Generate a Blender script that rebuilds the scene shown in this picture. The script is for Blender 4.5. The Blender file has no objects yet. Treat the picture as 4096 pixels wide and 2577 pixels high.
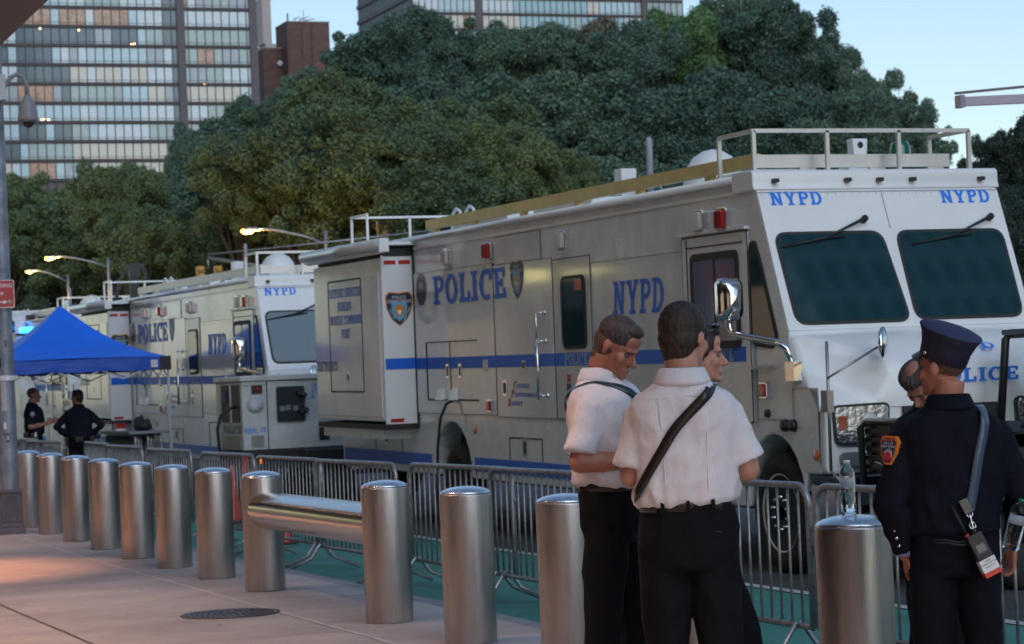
import bpy, bmesh, math, random
from math import radians as RAD, sin, cos, pi
from mathutils import Vector, Matrix, Euler
random.seed(7)
scene = bpy.context.scene
col = scene.collection

# ---------------- camera ----------------
cam_d = bpy.data.cameras.new('camera'); cam = bpy.data.objects.new('camera', cam_d); col.objects.link(cam)
scene.camera = cam
yaw, pitch, roll = RAD(20.68), RAD(1.475), RAD(2.4)
F = Vector((sin(yaw)*cos(pitch), cos(yaw)*cos(pitch), sin(pitch)))
R0 = Vector((cos(yaw), -sin(yaw), 0)); U0 = R0.cross(F)
Rv = R0*cos(roll) - U0*sin(roll); Uv = U0*cos(roll) + R0*sin(roll)
mw = Matrix((Rv, Uv, -F)).transposed().to_4x4(); mw.translation = Vector((0, 0, 1.60))
cam.matrix_world = mw
cam_d.sensor_width = 36; cam_d.lens = 85; cam_d.clip_start = .2; cam_d.clip_end = 2000
cam_d.dof.use_dof = True; cam_d.dof.focus_distance = 11.0; cam_d.dof.aperture_fstop = 8.0

# ---------------- world, sun, exposure ----------------
w = bpy.data.worlds.new('World'); scene.world = w; w.use_nodes = True
nt = w.node_tree; bg = nt.nodes['Background']
sky = nt.nodes.new('ShaderNodeTexSky'); sky.sky_type = 'NISHITA'; sky.sun_disc = False
SUN_EL, SUN_AZ = RAD(32), RAD(192)          # veiled, very soft evening light from behind the camera
sky.sun_elevation = SUN_EL; sky.sun_rotation = SUN_AZ
sky.altitude = 0; sky.air_density = 1.0; sky.dust_density = 1.0; sky.ozone_density = 1.3
nt.links.new(sky.outputs[0], bg.inputs[0]); bg.inputs[1].default_value = .056
sd = bpy.data.lights.new('sun', 'SUN'); sun = bpy.data.objects.new('sun', sd); col.objects.link(sun)
sd.energy = .50; sd.angle = RAD(70); sd.color = (.54, .77, 1)
dirv = Vector((sin(SUN_AZ)*cos(SUN_EL), cos(SUN_AZ)*cos(SUN_EL), sin(SUN_EL)))
sun.rotation_euler = dirv.to_track_quat('Z', 'Y').to_euler()
vs = scene.view_settings; vs.view_transform = 'Standard'; vs.look = 'None'; vs.exposure = 1.35; vs.gamma = 1
scene.render.resolution_x = 1024; scene.render.resolution_y = 644

# ---------------- materials ----------------
MATS = {}
def mat(name, color, rough=.5, metal=0., bump=0., bscale=20., var=0., vscale=3., emit=None, estr=0., spec=None,
        trans=0., aniso=0., coat=0., stretch=None, c2=None, alpha=1., ior=None, rvar=0., rscale=5.):
    if name in MATS: return MATS[name]
    m = bpy.data.materials.new(name); m.use_nodes = True; n = m.node_tree.nodes; L = m.node_tree.links
    p = n['Principled BSDF']; p.inputs['Base Color'].default_value = (*color, 1)
    p.inputs['Roughness'].default_value = rough; p.inputs['Metallic'].default_value = metal
    if spec is not None: p.inputs['Specular IOR Level'].default_value = spec
    if trans: p.inputs['Transmission Weight'].default_value = trans
    if ior: p.inputs['IOR'].default_value = ior
    if coat: p.inputs['Coat Weight'].default_value = coat; p.inputs['Coat Roughness'].default_value = .06
    if aniso: p.inputs['Anisotropic'].default_value = aniso
    if alpha < 1: p.inputs['Alpha'].default_value = alpha
    if emit: p.inputs['Emission Color'].default_value = (*emit, 1); p.inputs['Emission Strength'].default_value = estr
    tc = n.new('ShaderNodeTexCoord'); mp = n.new('ShaderNodeMapping'); L.new(tc.outputs['Object'], mp.inputs[0])
    if stretch: mp.inputs['Scale'].default_value = stretch
    if var:
        nz = n.new('ShaderNodeTexNoise'); nz.inputs['Scale'].default_value = vscale; nz.inputs['Detail'].default_value = 6
        nz.inputs['Roughness'].default_value = .62
        L.new(mp.outputs[0], nz.inputs[0]); rp = n.new('ShaderNodeValToRGB')
        a = c2 if c2 else tuple(c*(1-var) for c in color); b = color if c2 else tuple(min(1, c*(1+var)) for c in color)
        rp.color_ramp.elements[0].color = (*a, 1); rp.color_ramp.elements[1].color = (*b, 1)
        rp.color_ramp.elements[0].position = .33; rp.color_ramp.elements[1].position = .67
        L.new(nz.outputs[0], rp.inputs[0]); L.new(rp.outputs[0], p.inputs['Base Color'])
    if rvar:
        nr_ = n.new('ShaderNodeTexNoise'); nr_.inputs['Scale'].default_value = rscale; nr_.inputs['Detail'].default_value = 8; nr_.inputs['Roughness'].default_value = .7
        L.new(tc.outputs['Object'] if not stretch else mp.outputs[0], nr_.inputs[0]); mr = n.new('ShaderNodeMapRange'); mr.inputs['From Min'].default_value = .3; mr.inputs['From Max'].default_value = .7
        mr.inputs['To Min'].default_value = max(.02, rough-rvar); mr.inputs['To Max'].default_value = rough+rvar; L.new(nr_.outputs[0], mr.inputs[0]); L.new(mr.outputs[0], p.inputs['Roughness'])
    if bump:
        nb = n.new('ShaderNodeTexNoise'); nb.inputs['Scale'].default_value = bscale; nb.inputs['Detail'].default_value = 4
        L.new(mp.outputs[0], nb.inputs[0]); bp = n.new('ShaderNodeBump'); bp.inputs['Strength'].default_value = bump
        bp.inputs['Distance'].default_value = .02; L.new(nb.outputs[0], bp.inputs['Height']); L.new(bp.outputs[0], p.inputs['Normal'])
    MATS[name] = m; return m

paint = mat('white paint', (.74, .76, .80), .22, coat=.5, bump=.05, bscale=1.6, var=.09, vscale=2.5, rvar=.1, rscale=1.5)
paint_f = mat('front white paint', (.78, .79, .80), .3, coat=.3, var=.04, vscale=2)
panelm = mat('side panel film', (.68, .70, .75), .16, coat=.6, bump=.16, bscale=2.2, var=.08, vscale=1.6, rvar=.07, rscale=2)
seamm = mat('black rubber', (.015, .015, .017), .6)
blackm = mat('black plastic', (.02, .02, .022), .45)
chrome = mat('chrome', (.78, .78, .79), .08, 1.)
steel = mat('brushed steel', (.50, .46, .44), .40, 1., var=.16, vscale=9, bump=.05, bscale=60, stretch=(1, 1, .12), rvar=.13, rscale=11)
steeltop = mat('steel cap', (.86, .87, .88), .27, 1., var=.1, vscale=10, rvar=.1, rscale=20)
alu = mat('aluminium', (.62, .61, .60), .38, .8, var=.08, vscale=5)
alu_refl = mat('aluminium with painted yellow reflection', (.62, .47, .18), .38, .55, var=.12, vscale=4)  # yellow reflected light on the near truck's roof rail, put into its colour
galv = mat('galvanised steel', (.36, .36, .37), .42, .75, var=.28, vscale=14, bump=.1, bscale=60)
glassd = mat('tinted glass', (.012, .045, .055), .04, spec=.9)
glassw = mat('windscreen glass', (.008, .04, .052), .03, spec=.7, coat=.7)
blue = mat('blue lettering', (.004, .13, .68), .45)
bluef = mat('bright blue lettering', (.004, .20, .86), .45)
redt = mat('red reflector', (.42, .01, .015), .25, coat=.4)
redl = mat('red lamp lens', (.35, .008, .008), .12, coat=.8)
ambl = mat('amber lamp lens', (.65, .12, .01), .15, coat=.8)
clearl = mat('clear lamp lens', (.5, .5, .44), .12, coat=.8, bump=.4, bscale=90)
tyre = mat('tyre rubber', (.018, .018, .018), .8, var=.3, vscale=9)
rimm = mat('polished wheel', (.62, .62, .60), .3, .45, var=.2, vscale=8)
whitep = mat('plain white', (.75, .76, .77), .45)
greenl = mat('green beacon lens', (.004, .09, .05), .12, coat=.8)
inkm = mat('red ink', (.45, .03, .02), .4)

# ---------------- mesh helpers ----------------
class M:
    def __init__(s): s.v = []; s.f = []; s.sm = []; s.mi = []; s.cur = 0; s.lift = 0
    def add(s, vs, fs, smooth=False):
        o = len(s.v); s.v += [tuple(v) for v in vs]
        for f in fs: s.f.append([o+i for i in f]); s.sm.append(smooth); s.mi.append(s.cur)
        return s
    def box(s, a, b, smooth=False):
        x0, y0, z0 = [min(p, q) for p, q in zip(a, b)]; x1, y1, z1 = [max(p, q) for p, q in zip(a, b)]
        return s.add([(x0,y0,z0),(x1,y0,z0),(x1,y1,z0),(x0,y1,z0),(x0,y0,z1),(x1,y0,z1),(x1,y1,z1),(x0,y1,z1)],
                     [(0,3,2,1),(4,5,6,7),(0,1,5,4),(1,2,6,5),(2,3,7,6),(3,0,4,7)], smooth)
    def bar(s, p, q, wx, wz=None, up=(0,0,1)):     # rectangular bar from p to q
        wz = wz or wx; p, q = Vector(p), Vector(q); d = (q-p).normalized(); u = Vector(up)
        if abs(d.dot(u)) > .95: u = Vector((0,1,0))
        r = d.cross(u).normalized(); u = r.cross(d).normalized(); vs = []
        for e in (p, q):
            for a, b in ((-1,-1),(1,-1),(1,1),(-1,1)): vs.append(e + r*a*wx/2 + u*b*wz/2)
        return s.add(vs, [(0,1,2,3),(7,6,5,4),(0,4,5,1),(1,5,6,2),(2,6,7,3),(3,7,4,0)])
    def prism(s, poly, fn, a, b, smooth=False, cap=True):   # fn(u,v,w)->xyz
        n = len(poly); vs = [fn(u, v, a) for u, v in poly] + [fn(u, v, b) for u, v in poly]
        fs = [(i, (i+1) % n, n+(i+1) % n, n+i) for i in range(n)]
        s.add(vs, fs, smooth)
        if cap: o = len(s.v)-2*n; s.f += [[o+i for i in range(n-1, -1, -1)], [o+n+i for i in range(n)]]; s.sm += [False]*2; s.mi += [s.cur]*2
        return s
    def loft(s, rings, smooth=True, cap=True, closed=True):
        n = len(rings[0]); vs = [p for r in rings for p in r]; fs = []
        for k in range(len(rings)-1):
            for i in range(n if closed else n-1):
                j = (i+1) % n; fs.append((k*n+i, k*n+j, (k+1)*n+j, (k+1)*n+i))
        if cap and closed: fs.append(list(range(n-1, -1, -1))); fs.append([(len(rings)-1)*n+i for i in range(n)])
        return s.add(vs, fs, smooth)
    def tube(s, pts, r, n=10, cap=True, flat=None):
        pts = [Vector(p) for p in pts]; rs = r if isinstance(r, (list, tuple)) else [r]*len(pts); rings = []; u = None
        for i, p in enumerate(pts):
            d = (pts[min(i+1, len(pts)-1)] - pts[max(i-1, 0)]).normalized()
            if u is None: u = d.orthogonal().normalized()
            else:
                u = (u - d*u.dot(d))
                u = u.normalized() if u.length > 1e-5 else d.orthogonal().normalized()
            v = d.cross(u)
            rings.append([p + (u*cos(2*pi*k/n) + v*sin(2*pi*k/n))*rs[i] for k in range(n)])
        return s.loft(rings, True, cap)
    def lathe(s, prof, c=(0,0,0), n=24, axis='z', smooth=True):
        c = Vector(c); rings = []
        for r, h in prof:
            ring = []
            for k in range(n):
                a = 2*pi*k/n; x, y = r*cos(a), r*sin(a)
                ring.append(c + (Vector((x, y, h)) if axis == 'z' else Vector((h, x, y)) if axis == 'x' else Vector((y, h, x))))
            rings.append(ring)
        return s.loft(rings, smooth)
    def ell(s, c, r, n=14, m=10, rot=None):
        c = Vector(c); r = (r, r, r) if isinstance(r, (int, float)) else r; rings = []
        for j in range(1, m):
            t = -pi/2 + pi*j/m
            ring = [Vector((r[0]*cos(t)*cos(2*pi*k/n), r[1]*cos(t)*sin(2*pi*k/n), r[2]*sin(t))) for k in range(n)]
            if rot: ring = [rot @ p for p in ring]
            rings.append([c+p for p in ring])
        lo = Vector((0,0,-r[2])); hi = Vector((0,0,r[2]))
        if rot: lo, hi = rot@lo, rot@hi
        o = len(s.v); s.loft(rings, True, False); s.v += [tuple(c+lo), tuple(c+hi)]
        b = o + n*(m-2)
        for k in range(n):
            s.f.append([o+(k+1) % n, o+k, o+n*(m-1)]); s.f.append([b+k, b+(k+1) % n, o+n*(m-1)+1]); s.sm += [True]*2; s.mi += [s.cur]*2
        return s
    def build(s, name, m, parent=None, label=None, bevel=0, flat_all=False):
        me = bpy.data.meshes.new(name); me.from_pydata(s.v, [], s.f)
        ms = m if isinstance(m, (list, tuple)) else [m]
        for q in ms: me.materials.append(q)
        me.polygons.foreach_set('use_smooth', s.sm); me.polygons.foreach_set('material_index', s.mi); me.update()
        o = bpy.data.objects.new(name, me); col.objects.link(o)
        if parent is not None: o.parent = parent
        if label: o['label'] = label
        if bevel:
            b = o.modifiers.new('bevel', 'BEVEL'); b.width = bevel; b.segments = 2; b.limit_method = 'ANGLE'; b.angle_limit = RAD(35)
            b.harden_normals = False
        return o
def tag(o, label, cat, group=None):
    o['label'] = label; o['category'] = cat
    if group: o['group'] = group
    return o
def thing(name, label, cat, loc=(0,0,0), rz=0, group=None, rx=0):
    o = bpy.data.objects.new(name, None); o.empty_display_size = .3; col.objects.link(o); o.location = loc; o.rotation_euler = (rx, 0, rz)
    return tag(o, label, cat, group)
def copy_tree(o, parent=None, label=None, loc=None, rz=None):
    c = o.copy(); col.objects.link(c)
    if parent is not None: c.parent = parent
    if label: c['label'] = label
    if loc is not None: c.location = loc
    if rz is not None: c.rotation_euler.z = rz
    for ch in list(o.children): copy_tree(ch, c)
    return c
def struct(o): o['kind'] = 'structure'; return o
def rrect(u0, v0, u1, v1, r, n=5):
    P = []
    for cx, cy, a in ((u1-r, v1-r, 0), (u0+r, v1-r, 90), (u0+r, v0+r, 180), (u1-r, v0+r, 270)):
        for k in range(n+1): t = RAD(a + 90*k/n); P.append((cx+r*cos(t), cy+r*sin(t)))
    return P
def round_poly(P, r, n=4):
    out = []; N = len(P)
    for i in range(N):
        p = Vector(P[i]); a = Vector(P[i-1])-p; b = Vector(P[(i+1) % N])-p
        rr = min(r, a.length*.45, b.length*.45); s0 = p+a.normalized()*rr; s1 = p+b.normalized()*rr
        for k in range(n+1): t = k/n; q = s0*(1-t)**2 + p*2*t*(1-t) + s1*t*t; out.append((q.x, q.y))
    return out
def inset(P, d):
    c = sum((Vector(p) for p in P), Vector((0,0)))/len(P); out = []
    N = len(P)
    for i in range(N):
        a, b = Vector(P[i-1]), Vector(P[(i+1) % N]); t = (b-a).normalized(); nrm = Vector((-t.y, t.x))
        p = Vector(P[i]);
        if (c-p).dot(nrm) < 0: nrm = -nrm
        q = p+nrm*d; out.append((q.x, q.y))
    return out

# ---------------- slab-serif lettering ----------------
def glyph(ch):
    """list of convex quads (4 pts each) in a cell 1 high; returns (quads, width)"""
    Q = []; T, t = .2, .15
    def b(x0, y0, x1, y1): Q.append([(x0,y0),(x1,y0),(x1,y1),(x0,y1)])
    def d(x0, y0, x1, y1, w_=T): Q.append([(x0-w_/2,y0),(x0+w_/2,y0),(x1+w_/2,y1),(x1-w_/2,y1)])
    def arc(cx, cy, rx, ry, a0, a1, tx=T, ty=t, n=10):
        for k in range(n):
            p, q = RAD(a0+(a1-a0)*k/n), RAD(a0+(a1-a0)*(k+1)/n)
            Q.append([(cx+rx*cos(p), cy+ry*sin(p)), (cx+rx*cos(q), cy+ry*sin(q)),
                      (cx+(rx-tx)*cos(q), cy+(ry-ty)*sin(q)), (cx+(rx-tx)*cos(p), cy+(ry-ty)*sin(p))])
    W = .72
    if ch == 'N': W = .86; b(.09,.0,.27,1); b(.59,0,.77,1); d(.18,1,.68,0,.24); b(0,0,.36,t*.8); b(0,1-t*.8,.2,1); b(.5,1-t*.8,.86,1)
    elif ch == 'Y': W = .84; b(.32,0,.52,.46); d(.42,.4,.16,1); d(.42,.4,.68,1); b(.2,0,.64,t*.8); b(0,1-t*.8,.34,1); b(.5,1-t*.8,.84,1)
    elif ch == 'P': b(.09,0,.29,1); b(0,0,.42,t*.8); b(0,1-t*.8,.4,1); arc(.4,.71,.32,.29,-90,90); b(.28,.42,.42,.42+t); b(.28,1-t,.42,1)
    elif ch == 'R': W=.78; b(.09,0,.29,1); b(0,0,.38,t*.8); b(0,1-t*.8,.4,1); arc(.4,.72,.3,.28,-90,90); b(.28,.44,.42,.44+t); b(.28,1-t,.42,1); d(.44,.5,.62,0); b(.54,0,.78,t*.8)
    elif ch == 'D': W = .78; b(.09,0,.29,1); b(0,0,.36,t*.8); b(0,1-t*.8,.36,1); arc(.36,.5,.42,.5,-90,90,T,t,14)
    elif ch == 'O': W = .8; arc(.4,.5,.4,.52,0,360,T,t,22)
    elif ch in '0': W = .62; arc(.31,.5,.31,.5,0,360,.18,t,20)
    elif ch == 'C': W = .76; arc(.4,.5,.4,.52,52,308,T,t,18); b(.58,.64,.74,1); 
    elif ch == 'L': W = .68; b(.09,0,.29,1); b(0,1-t*.8,.4,1); b(0,0,.68,t); b(.54,0,.68,.36)
    elif ch == 'I': W = .42; b(.11,0,.31,1); b(0,1-t*.8,.42,1); b(0,0,.42,t*.8)
    elif ch == 'E': W = .7; b(.09,0,.29,1); b(0,1-t,.68,1); b(0,0,.7,t); b(.54,0,.7,.34); b(.54,.68,.68,1); b(.28,.43,.5,.57); b(.42,.36,.54,.64)
    elif ch == 'F': W = .68; b(.09,0,.29,1); b(0,1-t,.68,1); b(0,0,.4,t*.8); b(.54,.68,.68,1); b(.28,.43,.5,.57)
    elif ch == 'T': W = .74; b(.27,0,.47,1); b(0,1-t,.74,1); b(.14,0,.6,t*.8); b(0,.68,.14,1); b(.6,.68,.74,1)
    elif ch == 'U': W = .8; b(.07,.32,.27,1); b(.53,.32,.73,1); arc(.4,.34,.33,.36,180,360); b(0,1-t*.8,.35,1); b(.46,1-t*.8,.8,1)
    elif ch == 'V': W = .84; d(.42,0,.16,1); d(.42,0,.68,1); b(0,1-t*.8,.34,1); b(.5,1-t*.8,.84,1)
    elif ch == 'A': W = .84; d(.16,0,.42,1); d(.68,0,.42,1); b(0,0,.32,t*.8); b(.52,0,.84,t*.8); b(.24,.24,.6,.37)
    elif ch == 'M': W = 1.0; b(.1,0,.28,1); b(.72,0,.9,1); d(.2,1,.5,.2); d(.8,1,.5,.2); b(0,0,.36,t*.8); b(.64,0,1,t*.8); b(0,1-t*.8,.26,1); b(.74,1-t*.8,1,1)
    elif ch == 'S': W = .68; arc(.34,.73,.33,.28,20,270,.19,t); arc(.34,.29,.33,.3,-160,90,.19,t); b(.53,.66,.66,1); b(.02,0,.15,.34)
    elif ch == 'B': W = .76; b(.09,0,.29,1); b(0,0,.42,t); b(0,1-t,.42,1); arc(.4,.74,.3,.26,-90,90,T,.13); arc(.42,.28,.33,.28,-90,90,T,.13); b(.28,.44,.44,.55)
    elif ch == '9': W = .64; arc(.31,.68,.31,.33,0,360,.18,.13,18); arc(.31,.42,.31,.42,-120,10,.18,.14)
    elif ch == '7': W = .6; b(0,1-t,.6,1); d(.2,0,.5,.9); b(0,.7,.13,1)
    elif ch == '1': W = .44; b(.13,0,.33,1); b(0,0,.44,t*.8); d(.08,.72,.2,1,.12)
    elif ch == '4': W = .64; b(.36,0,.54,1); b(0,.22,.64,.35); d(.08,.3,.42,1,.16)
    elif ch == ' ': W = .4
    return Q, W
def slab(mb, text, org, ux, uz, h, wscale=1., lift=.002, center=False, width=None, track=.1, shear=0):
    """slab-serif lettering laid on a surface: org = lower-left of first letter (surface point), ux/uz unit directions"""
    ux, uz = Vector(ux), Vector(uz); nrm = ux.cross(uz).normalized(); tot = sum(glyph(c)[1]+track for c in text)-track
    sx = h*wscale
    if width: sx = width/tot
    x = -tot/2 if center else 0; k = 0; org = Vector(org)
    for c in text:
        Q, W_ = glyph(c)
        for q in Q:
            k += 1; l = lift + (k % 9)*.0004
            mb.add([org + ux*((x+p[0]+shear*p[1])*sx) + uz*(p[1]*h) + nrm*l for p in q], [(0,1,2,3)])
        x += W_+track
    return mb
def sans(text, name, m, org, ux, uz, h, parent=None, center=True, lift=.003, bold=0.0, label=None, width=None):
    cu = bpy.data.curves.new(name, 'FONT'); cu.body = text; cu.size = 1; cu.offset = bold; cu.resolution_u = 2
    if center: cu.align_x = 'CENTER'
    t = bpy.data.objects.new(name, cu); col.objects.link(t); bpy.context.view_layer.update()
    me = bpy.data.meshes.new_from_object(t.evaluated_get(bpy.context.evaluated_depsgraph_get())); bpy.data.objects.remove(t)
    ux, uz = Vector(ux), Vector(uz); n = ux.cross(uz).normalized(); org = Vector(org)
    sc = h/.69; sx = sc
    if width:
        xs = [v.co.x for v in me.vertices]; sx = width/max(1e-3, max(xs)-min(xs))
    for v in me.vertices: v.co = org + ux*v.co.x*sx + uz*v.co.y*sc + n*lift
    me.materials.clear(); me.materials.append(m)
    o = bpy.data.objects.new(name, me); col.objects.link(o)
    if parent is not None: o.parent = parent
    if label: o['label'] = label
    return o
# ---------------- ground, pavement, kerb, road ----------------
def gz(y): return max(0, min(y, 160)-24)*.006       # the avenue climbs gently away from the camera
YS = [-30, 0, 24, 60, 100, 160, 700]
def sheet(name, x0, x1, z, m, ys=YS, y0=None, y1=None):
    ys = [y for y in ys if (y0 is None or y > y0) and (y1 is None or y < y1)]
    if y0 is not None: ys = [y0]+ys
    if y1 is not None: ys = ys+[y1]
    mb = M(); vs = []; fs = []
    for i, y in enumerate(ys):
        vs += [(x0, y, z+gz(y)), (x1, y, z+gz(y))]
        if i: fs.append((2*i-2, 2*i-1, 2*i+1, 2*i))
    mb.add(vs, fs); return struct(mb.build(name, m))
ground_m = mat('far ground', (.07, .07, .065), .9, var=.3, vscale=.3)
conc = mat('pavement concrete', (.45, .41, .39), .75, bump=.10, bscale=55, var=.14, vscale=1.1)
asph = mat('asphalt', (.055, .055, .060), .85, bump=.3, bscale=80, var=.3, vscale=2.5)
green = mat('green cycle lane paint', (.06, .27, .22), .7, bump=.15, bscale=70, var=.14, vscale=1.6)
whitl = mat('white road paint', (.46, .47, .46), .7, var=.25, vscale=9)
yell = mat('yellow road paint', (.42, .20, .05), .7, var=.25, vscale=9)
kerbm = mat('kerb stone', (.22, .23, .25), .7, bump=.1, bscale=50, var=.2, vscale=4)
def grime(m, slab_w=1.5):
    n = m.node_tree.nodes; L = m.node_tree.links; p = n['Principled BSDF']; src = p.inputs['Base Color'].links[0].from_socket
    tc = n.new('ShaderNodeTexCoord'); vo = n.new('ShaderNodeTexVoronoi'); vo.inputs['Scale'].default_value = 1.9; L.new(tc.outputs['Object'], vo.inputs[0])
    lt = n.new('ShaderNodeMath'); lt.operation = 'LESS_THAN'; lt.inputs[1].default_value = .045; L.new(vo.outputs['Distance'], lt.inputs[0])
    nz = n.new('ShaderNodeTexNoise'); nz.inputs['Scale'].default_value = .45; nz.inputs['Detail'].default_value = 8; nz.inputs['Roughness'].default_value = .75; L.new(tc.outputs['Object'], nz.inputs[0])
    rp = n.new('ShaderNodeValToRGB'); rp.color_ramp.elements[0].position = .35; rp.color_ramp.elements[0].color = (.72, .70, .70, 1); rp.color_ramp.elements[1].position = .62; rp.color_ramp.elements[1].color = (1, 1, 1, 1); L.new(nz.outputs[0], rp.inputs[0])
    br = n.new('ShaderNodeTexBrick'); br.inputs['Scale'].default_value = 1; br.offset = 0; br.inputs['Brick Width'].default_value = slab_w; br.inputs['Row Height'].default_value = slab_w*2; br.inputs['Mortar Size'].default_value = 0
    br.inputs['Color1'].default_value = (.90, .90, .91, 1); br.inputs['Color2'].default_value = (1.04, 1.02, 1.0, 1); L.new(tc.outputs['Object'], br.inputs[0])
    a = n.new('ShaderNodeMixRGB'); a.blend_type = 'MULTIPLY'; a.inputs[0].default_value = 1; L.new(src, a.inputs[1]); L.new(rp.outputs[0], a.inputs[2])
    b = n.new('ShaderNodeMixRGB'); b.blend_type = 'MULTIPLY'; b.inputs[0].default_value = 1; L.new(a.outputs[0], b.inputs[1]); L.new(br.outputs[0], b.inputs[2])
    c = n.new('ShaderNodeMixRGB'); c.blend_type = 'MIX'; c.inputs[2].default_value = (.16, .135, .13, 1); L.new(lt.outputs[0], c.inputs[0]); L.new(b.outputs[0], c.inputs[1]); L.new(c.outputs[0], p.inputs['Base Color'])
grime(conc); grime(green, 40.)
sheet('ground', -600, 700, -.14, ground_m)
sheet('road', 5.85, 26, -.12, asph)
sheet('cycle_lane', 6.10, 8.62, -.116, green, y1=150)
sheet('lane_line', 8.64, 8.76, -.112, whitl, y1=150)
sheet('kerb_line', 5.95, 6.05, -.112, yell, y1=150)
mb = M()                                                # pavement slab with real thickness
for a, b in zip(YS[:-2], YS[1:-1]):
    mb.add([(-40,a,gz(a)),(5.68,a,gz(a)),(5.68,b,gz(b)),(-40,b,gz(b)),(5.68,a,gz(a)-.2),(5.68,b,gz(b)-.2)], [(0,1,2,3),(1,4,5,2)])
struct(mb.build('pavement', conc))
mb = M()
for a, b in zip(YS[:-2], YS[1:-1]):
    mb.add([(5.683,a,gz(a)-.003),(5.84,a,gz(a)-.003),(5.84,b,gz(b)-.003),(5.683,b,gz(b)-.003),(5.85,a,gz(a)-.2),(5.85,b,gz(b)-.2)], [(0,1,2,3),(1,4,5,2)])
struct(mb.build('kerb', kerbm))
jd = mat('dark joint', (.10, .085, .08), .9); jl = mat('pale joint sealant', (.55, .50, .46), .8, var=.2, vscale=20)
def strip(mb, p, q, w_, z=.004, wob=.004, n=24):
    p, q = Vector(p), Vector(q); d = (q-p).normalized(); r = Vector((d.y, -d.x)); vs = []; 
    for i in range(n+1):
        c = p+(q-p)*i/n + r*random.uniform(-wob, wob); ww = w_*random.uniform(.75, 1.25)/2
        for e in (-ww, ww): x = c+r*e; vs.append((x.x, x.y, z+gz(x.y)))
    mb.add(vs, [(2*i, 2*i+1, 2*i+3, 2*i+2) for i in range(n)])
mb = M(); strip(mb, (4.62, 6), (4.58, 45), .028, n=160); strip(mb, (4.6, 18.75), (5.66, 18.15), .024, n=8)
struct(mb.build('pavement_sealant', jl))
mb = M(); strip(mb, (3.1, 4), (2.7, 45), .016, .005, n=120)
for y in range(6, 60, 3):
    strip(mb, (-12, y+.9), (4.57, y+.55), .010, .004, n=40)
    strip(mb, (4.63, y+1.2), (5.67, y+1.1), .010, .004, n=4)
strip(mb, (3.0, 25.2), (3.35, 25.6), .02, .006, .02, 8)
struct(mb.build('pavement_joints', jd))
# manhole cover
iron = mat('cast iron', (.13, .12, .125), .55, .6, bump=.2, bscale=90)
mh = thing('manhole_cover', 'round dark iron manhole cover with concentric ridges set in the pavement', 'manhole cover', (4.27, 17.42, 0)); mh.scale = (.92, .92, 1)
M().lathe([(0, .003), (.36, .003), (.375, .010), (.395, .010), (.40, .002)], n=40).build('rim', iron, mh)
mb = M()
for k in range(7):
    r = .05+.045*k; n = max(6, int(2*pi*r/.05))
    for i in range(n):
        a0 = 2*pi*(i+.15+.5*(k % 2))/n; a1 = a0+2*pi*.7/n
        P = [(r*cos(a0), r*sin(a0)), (r*cos(a1), r*sin(a1)), ((r+.028)*cos(a1), (r+.028)*sin(a1)), ((r+.028)*cos(a0), (r+.028)*sin(a0))]
        mb.prism(P, lambda u, v, w_: (u, v, w_), .0035, .011)
mb.build('ridges', mat('worn iron', (.16, .15, .16), .4, .7), mh)

# ---------------- bollards ----------------
BX, BR, BH = 5.034, .165, .93
def bollard_mesh(root, name='post', y=0):
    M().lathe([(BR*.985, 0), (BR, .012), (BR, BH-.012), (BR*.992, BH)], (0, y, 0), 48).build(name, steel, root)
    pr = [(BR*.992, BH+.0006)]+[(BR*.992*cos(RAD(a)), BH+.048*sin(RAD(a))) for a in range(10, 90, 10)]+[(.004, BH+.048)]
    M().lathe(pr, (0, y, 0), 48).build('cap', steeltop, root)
GB = 'steel bollards along the kerb'
def by(i): return 30.99-1.67*i
first = None
ordw = {-1: 'steel bollard farthest from the camera, half hidden by the tall street pole', 0: 'farthest fully seen steel bollard, just right of the tall street pole',
 1: 'second steel bollard from the tall street pole', 2: 'third steel bollard from the tall street pole', 3: 'fourth steel bollard from the tall street pole',
 4: 'fifth steel bollard from the tall street pole', 5: 'sixth steel bollard from the tall street pole',
 6: 'steel bollard just left of the pair joined by a pipe rail', 10: 'steel bollard right after the pair joined by a pipe rail',
 11: 'steel bollard beside the officer looking down', 12: 'steel bollard hidden behind the officers in white shirts', 13: 'nearest steel bollard with a water bottle standing on its cap'}
for i in (-1, 0, 1, 2, 3, 4, 5, 6, 10, 11, 12, 13):
    loc = (BX, by(i), gz(by(i)))
    if first is None:
        first = thing('bollard', ordw[i], 'bollard', loc, 0, GB); bollard_mesh(first)
    else: copy_tree(first, None, ordw[i], loc, random.uniform(0, 6))
pr = thing('linked_bollards', 'pair of steel bollards joined by a thick polished pipe rail', 'bollard pair', (BX, by(7), 0))
bollard_mesh(pr); bollard_mesh(pr, 'post', -3.34)
rr = .150
M().tube([(0, 0, .66), (0, -3.34, .66)], rr, 40, cap=False).build('pipe_rail', mat('polished pipe', (.60, .58, .56), .2, 1., var=.06, vscale=3, stretch=(1, .1, 1)), pr)

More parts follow.
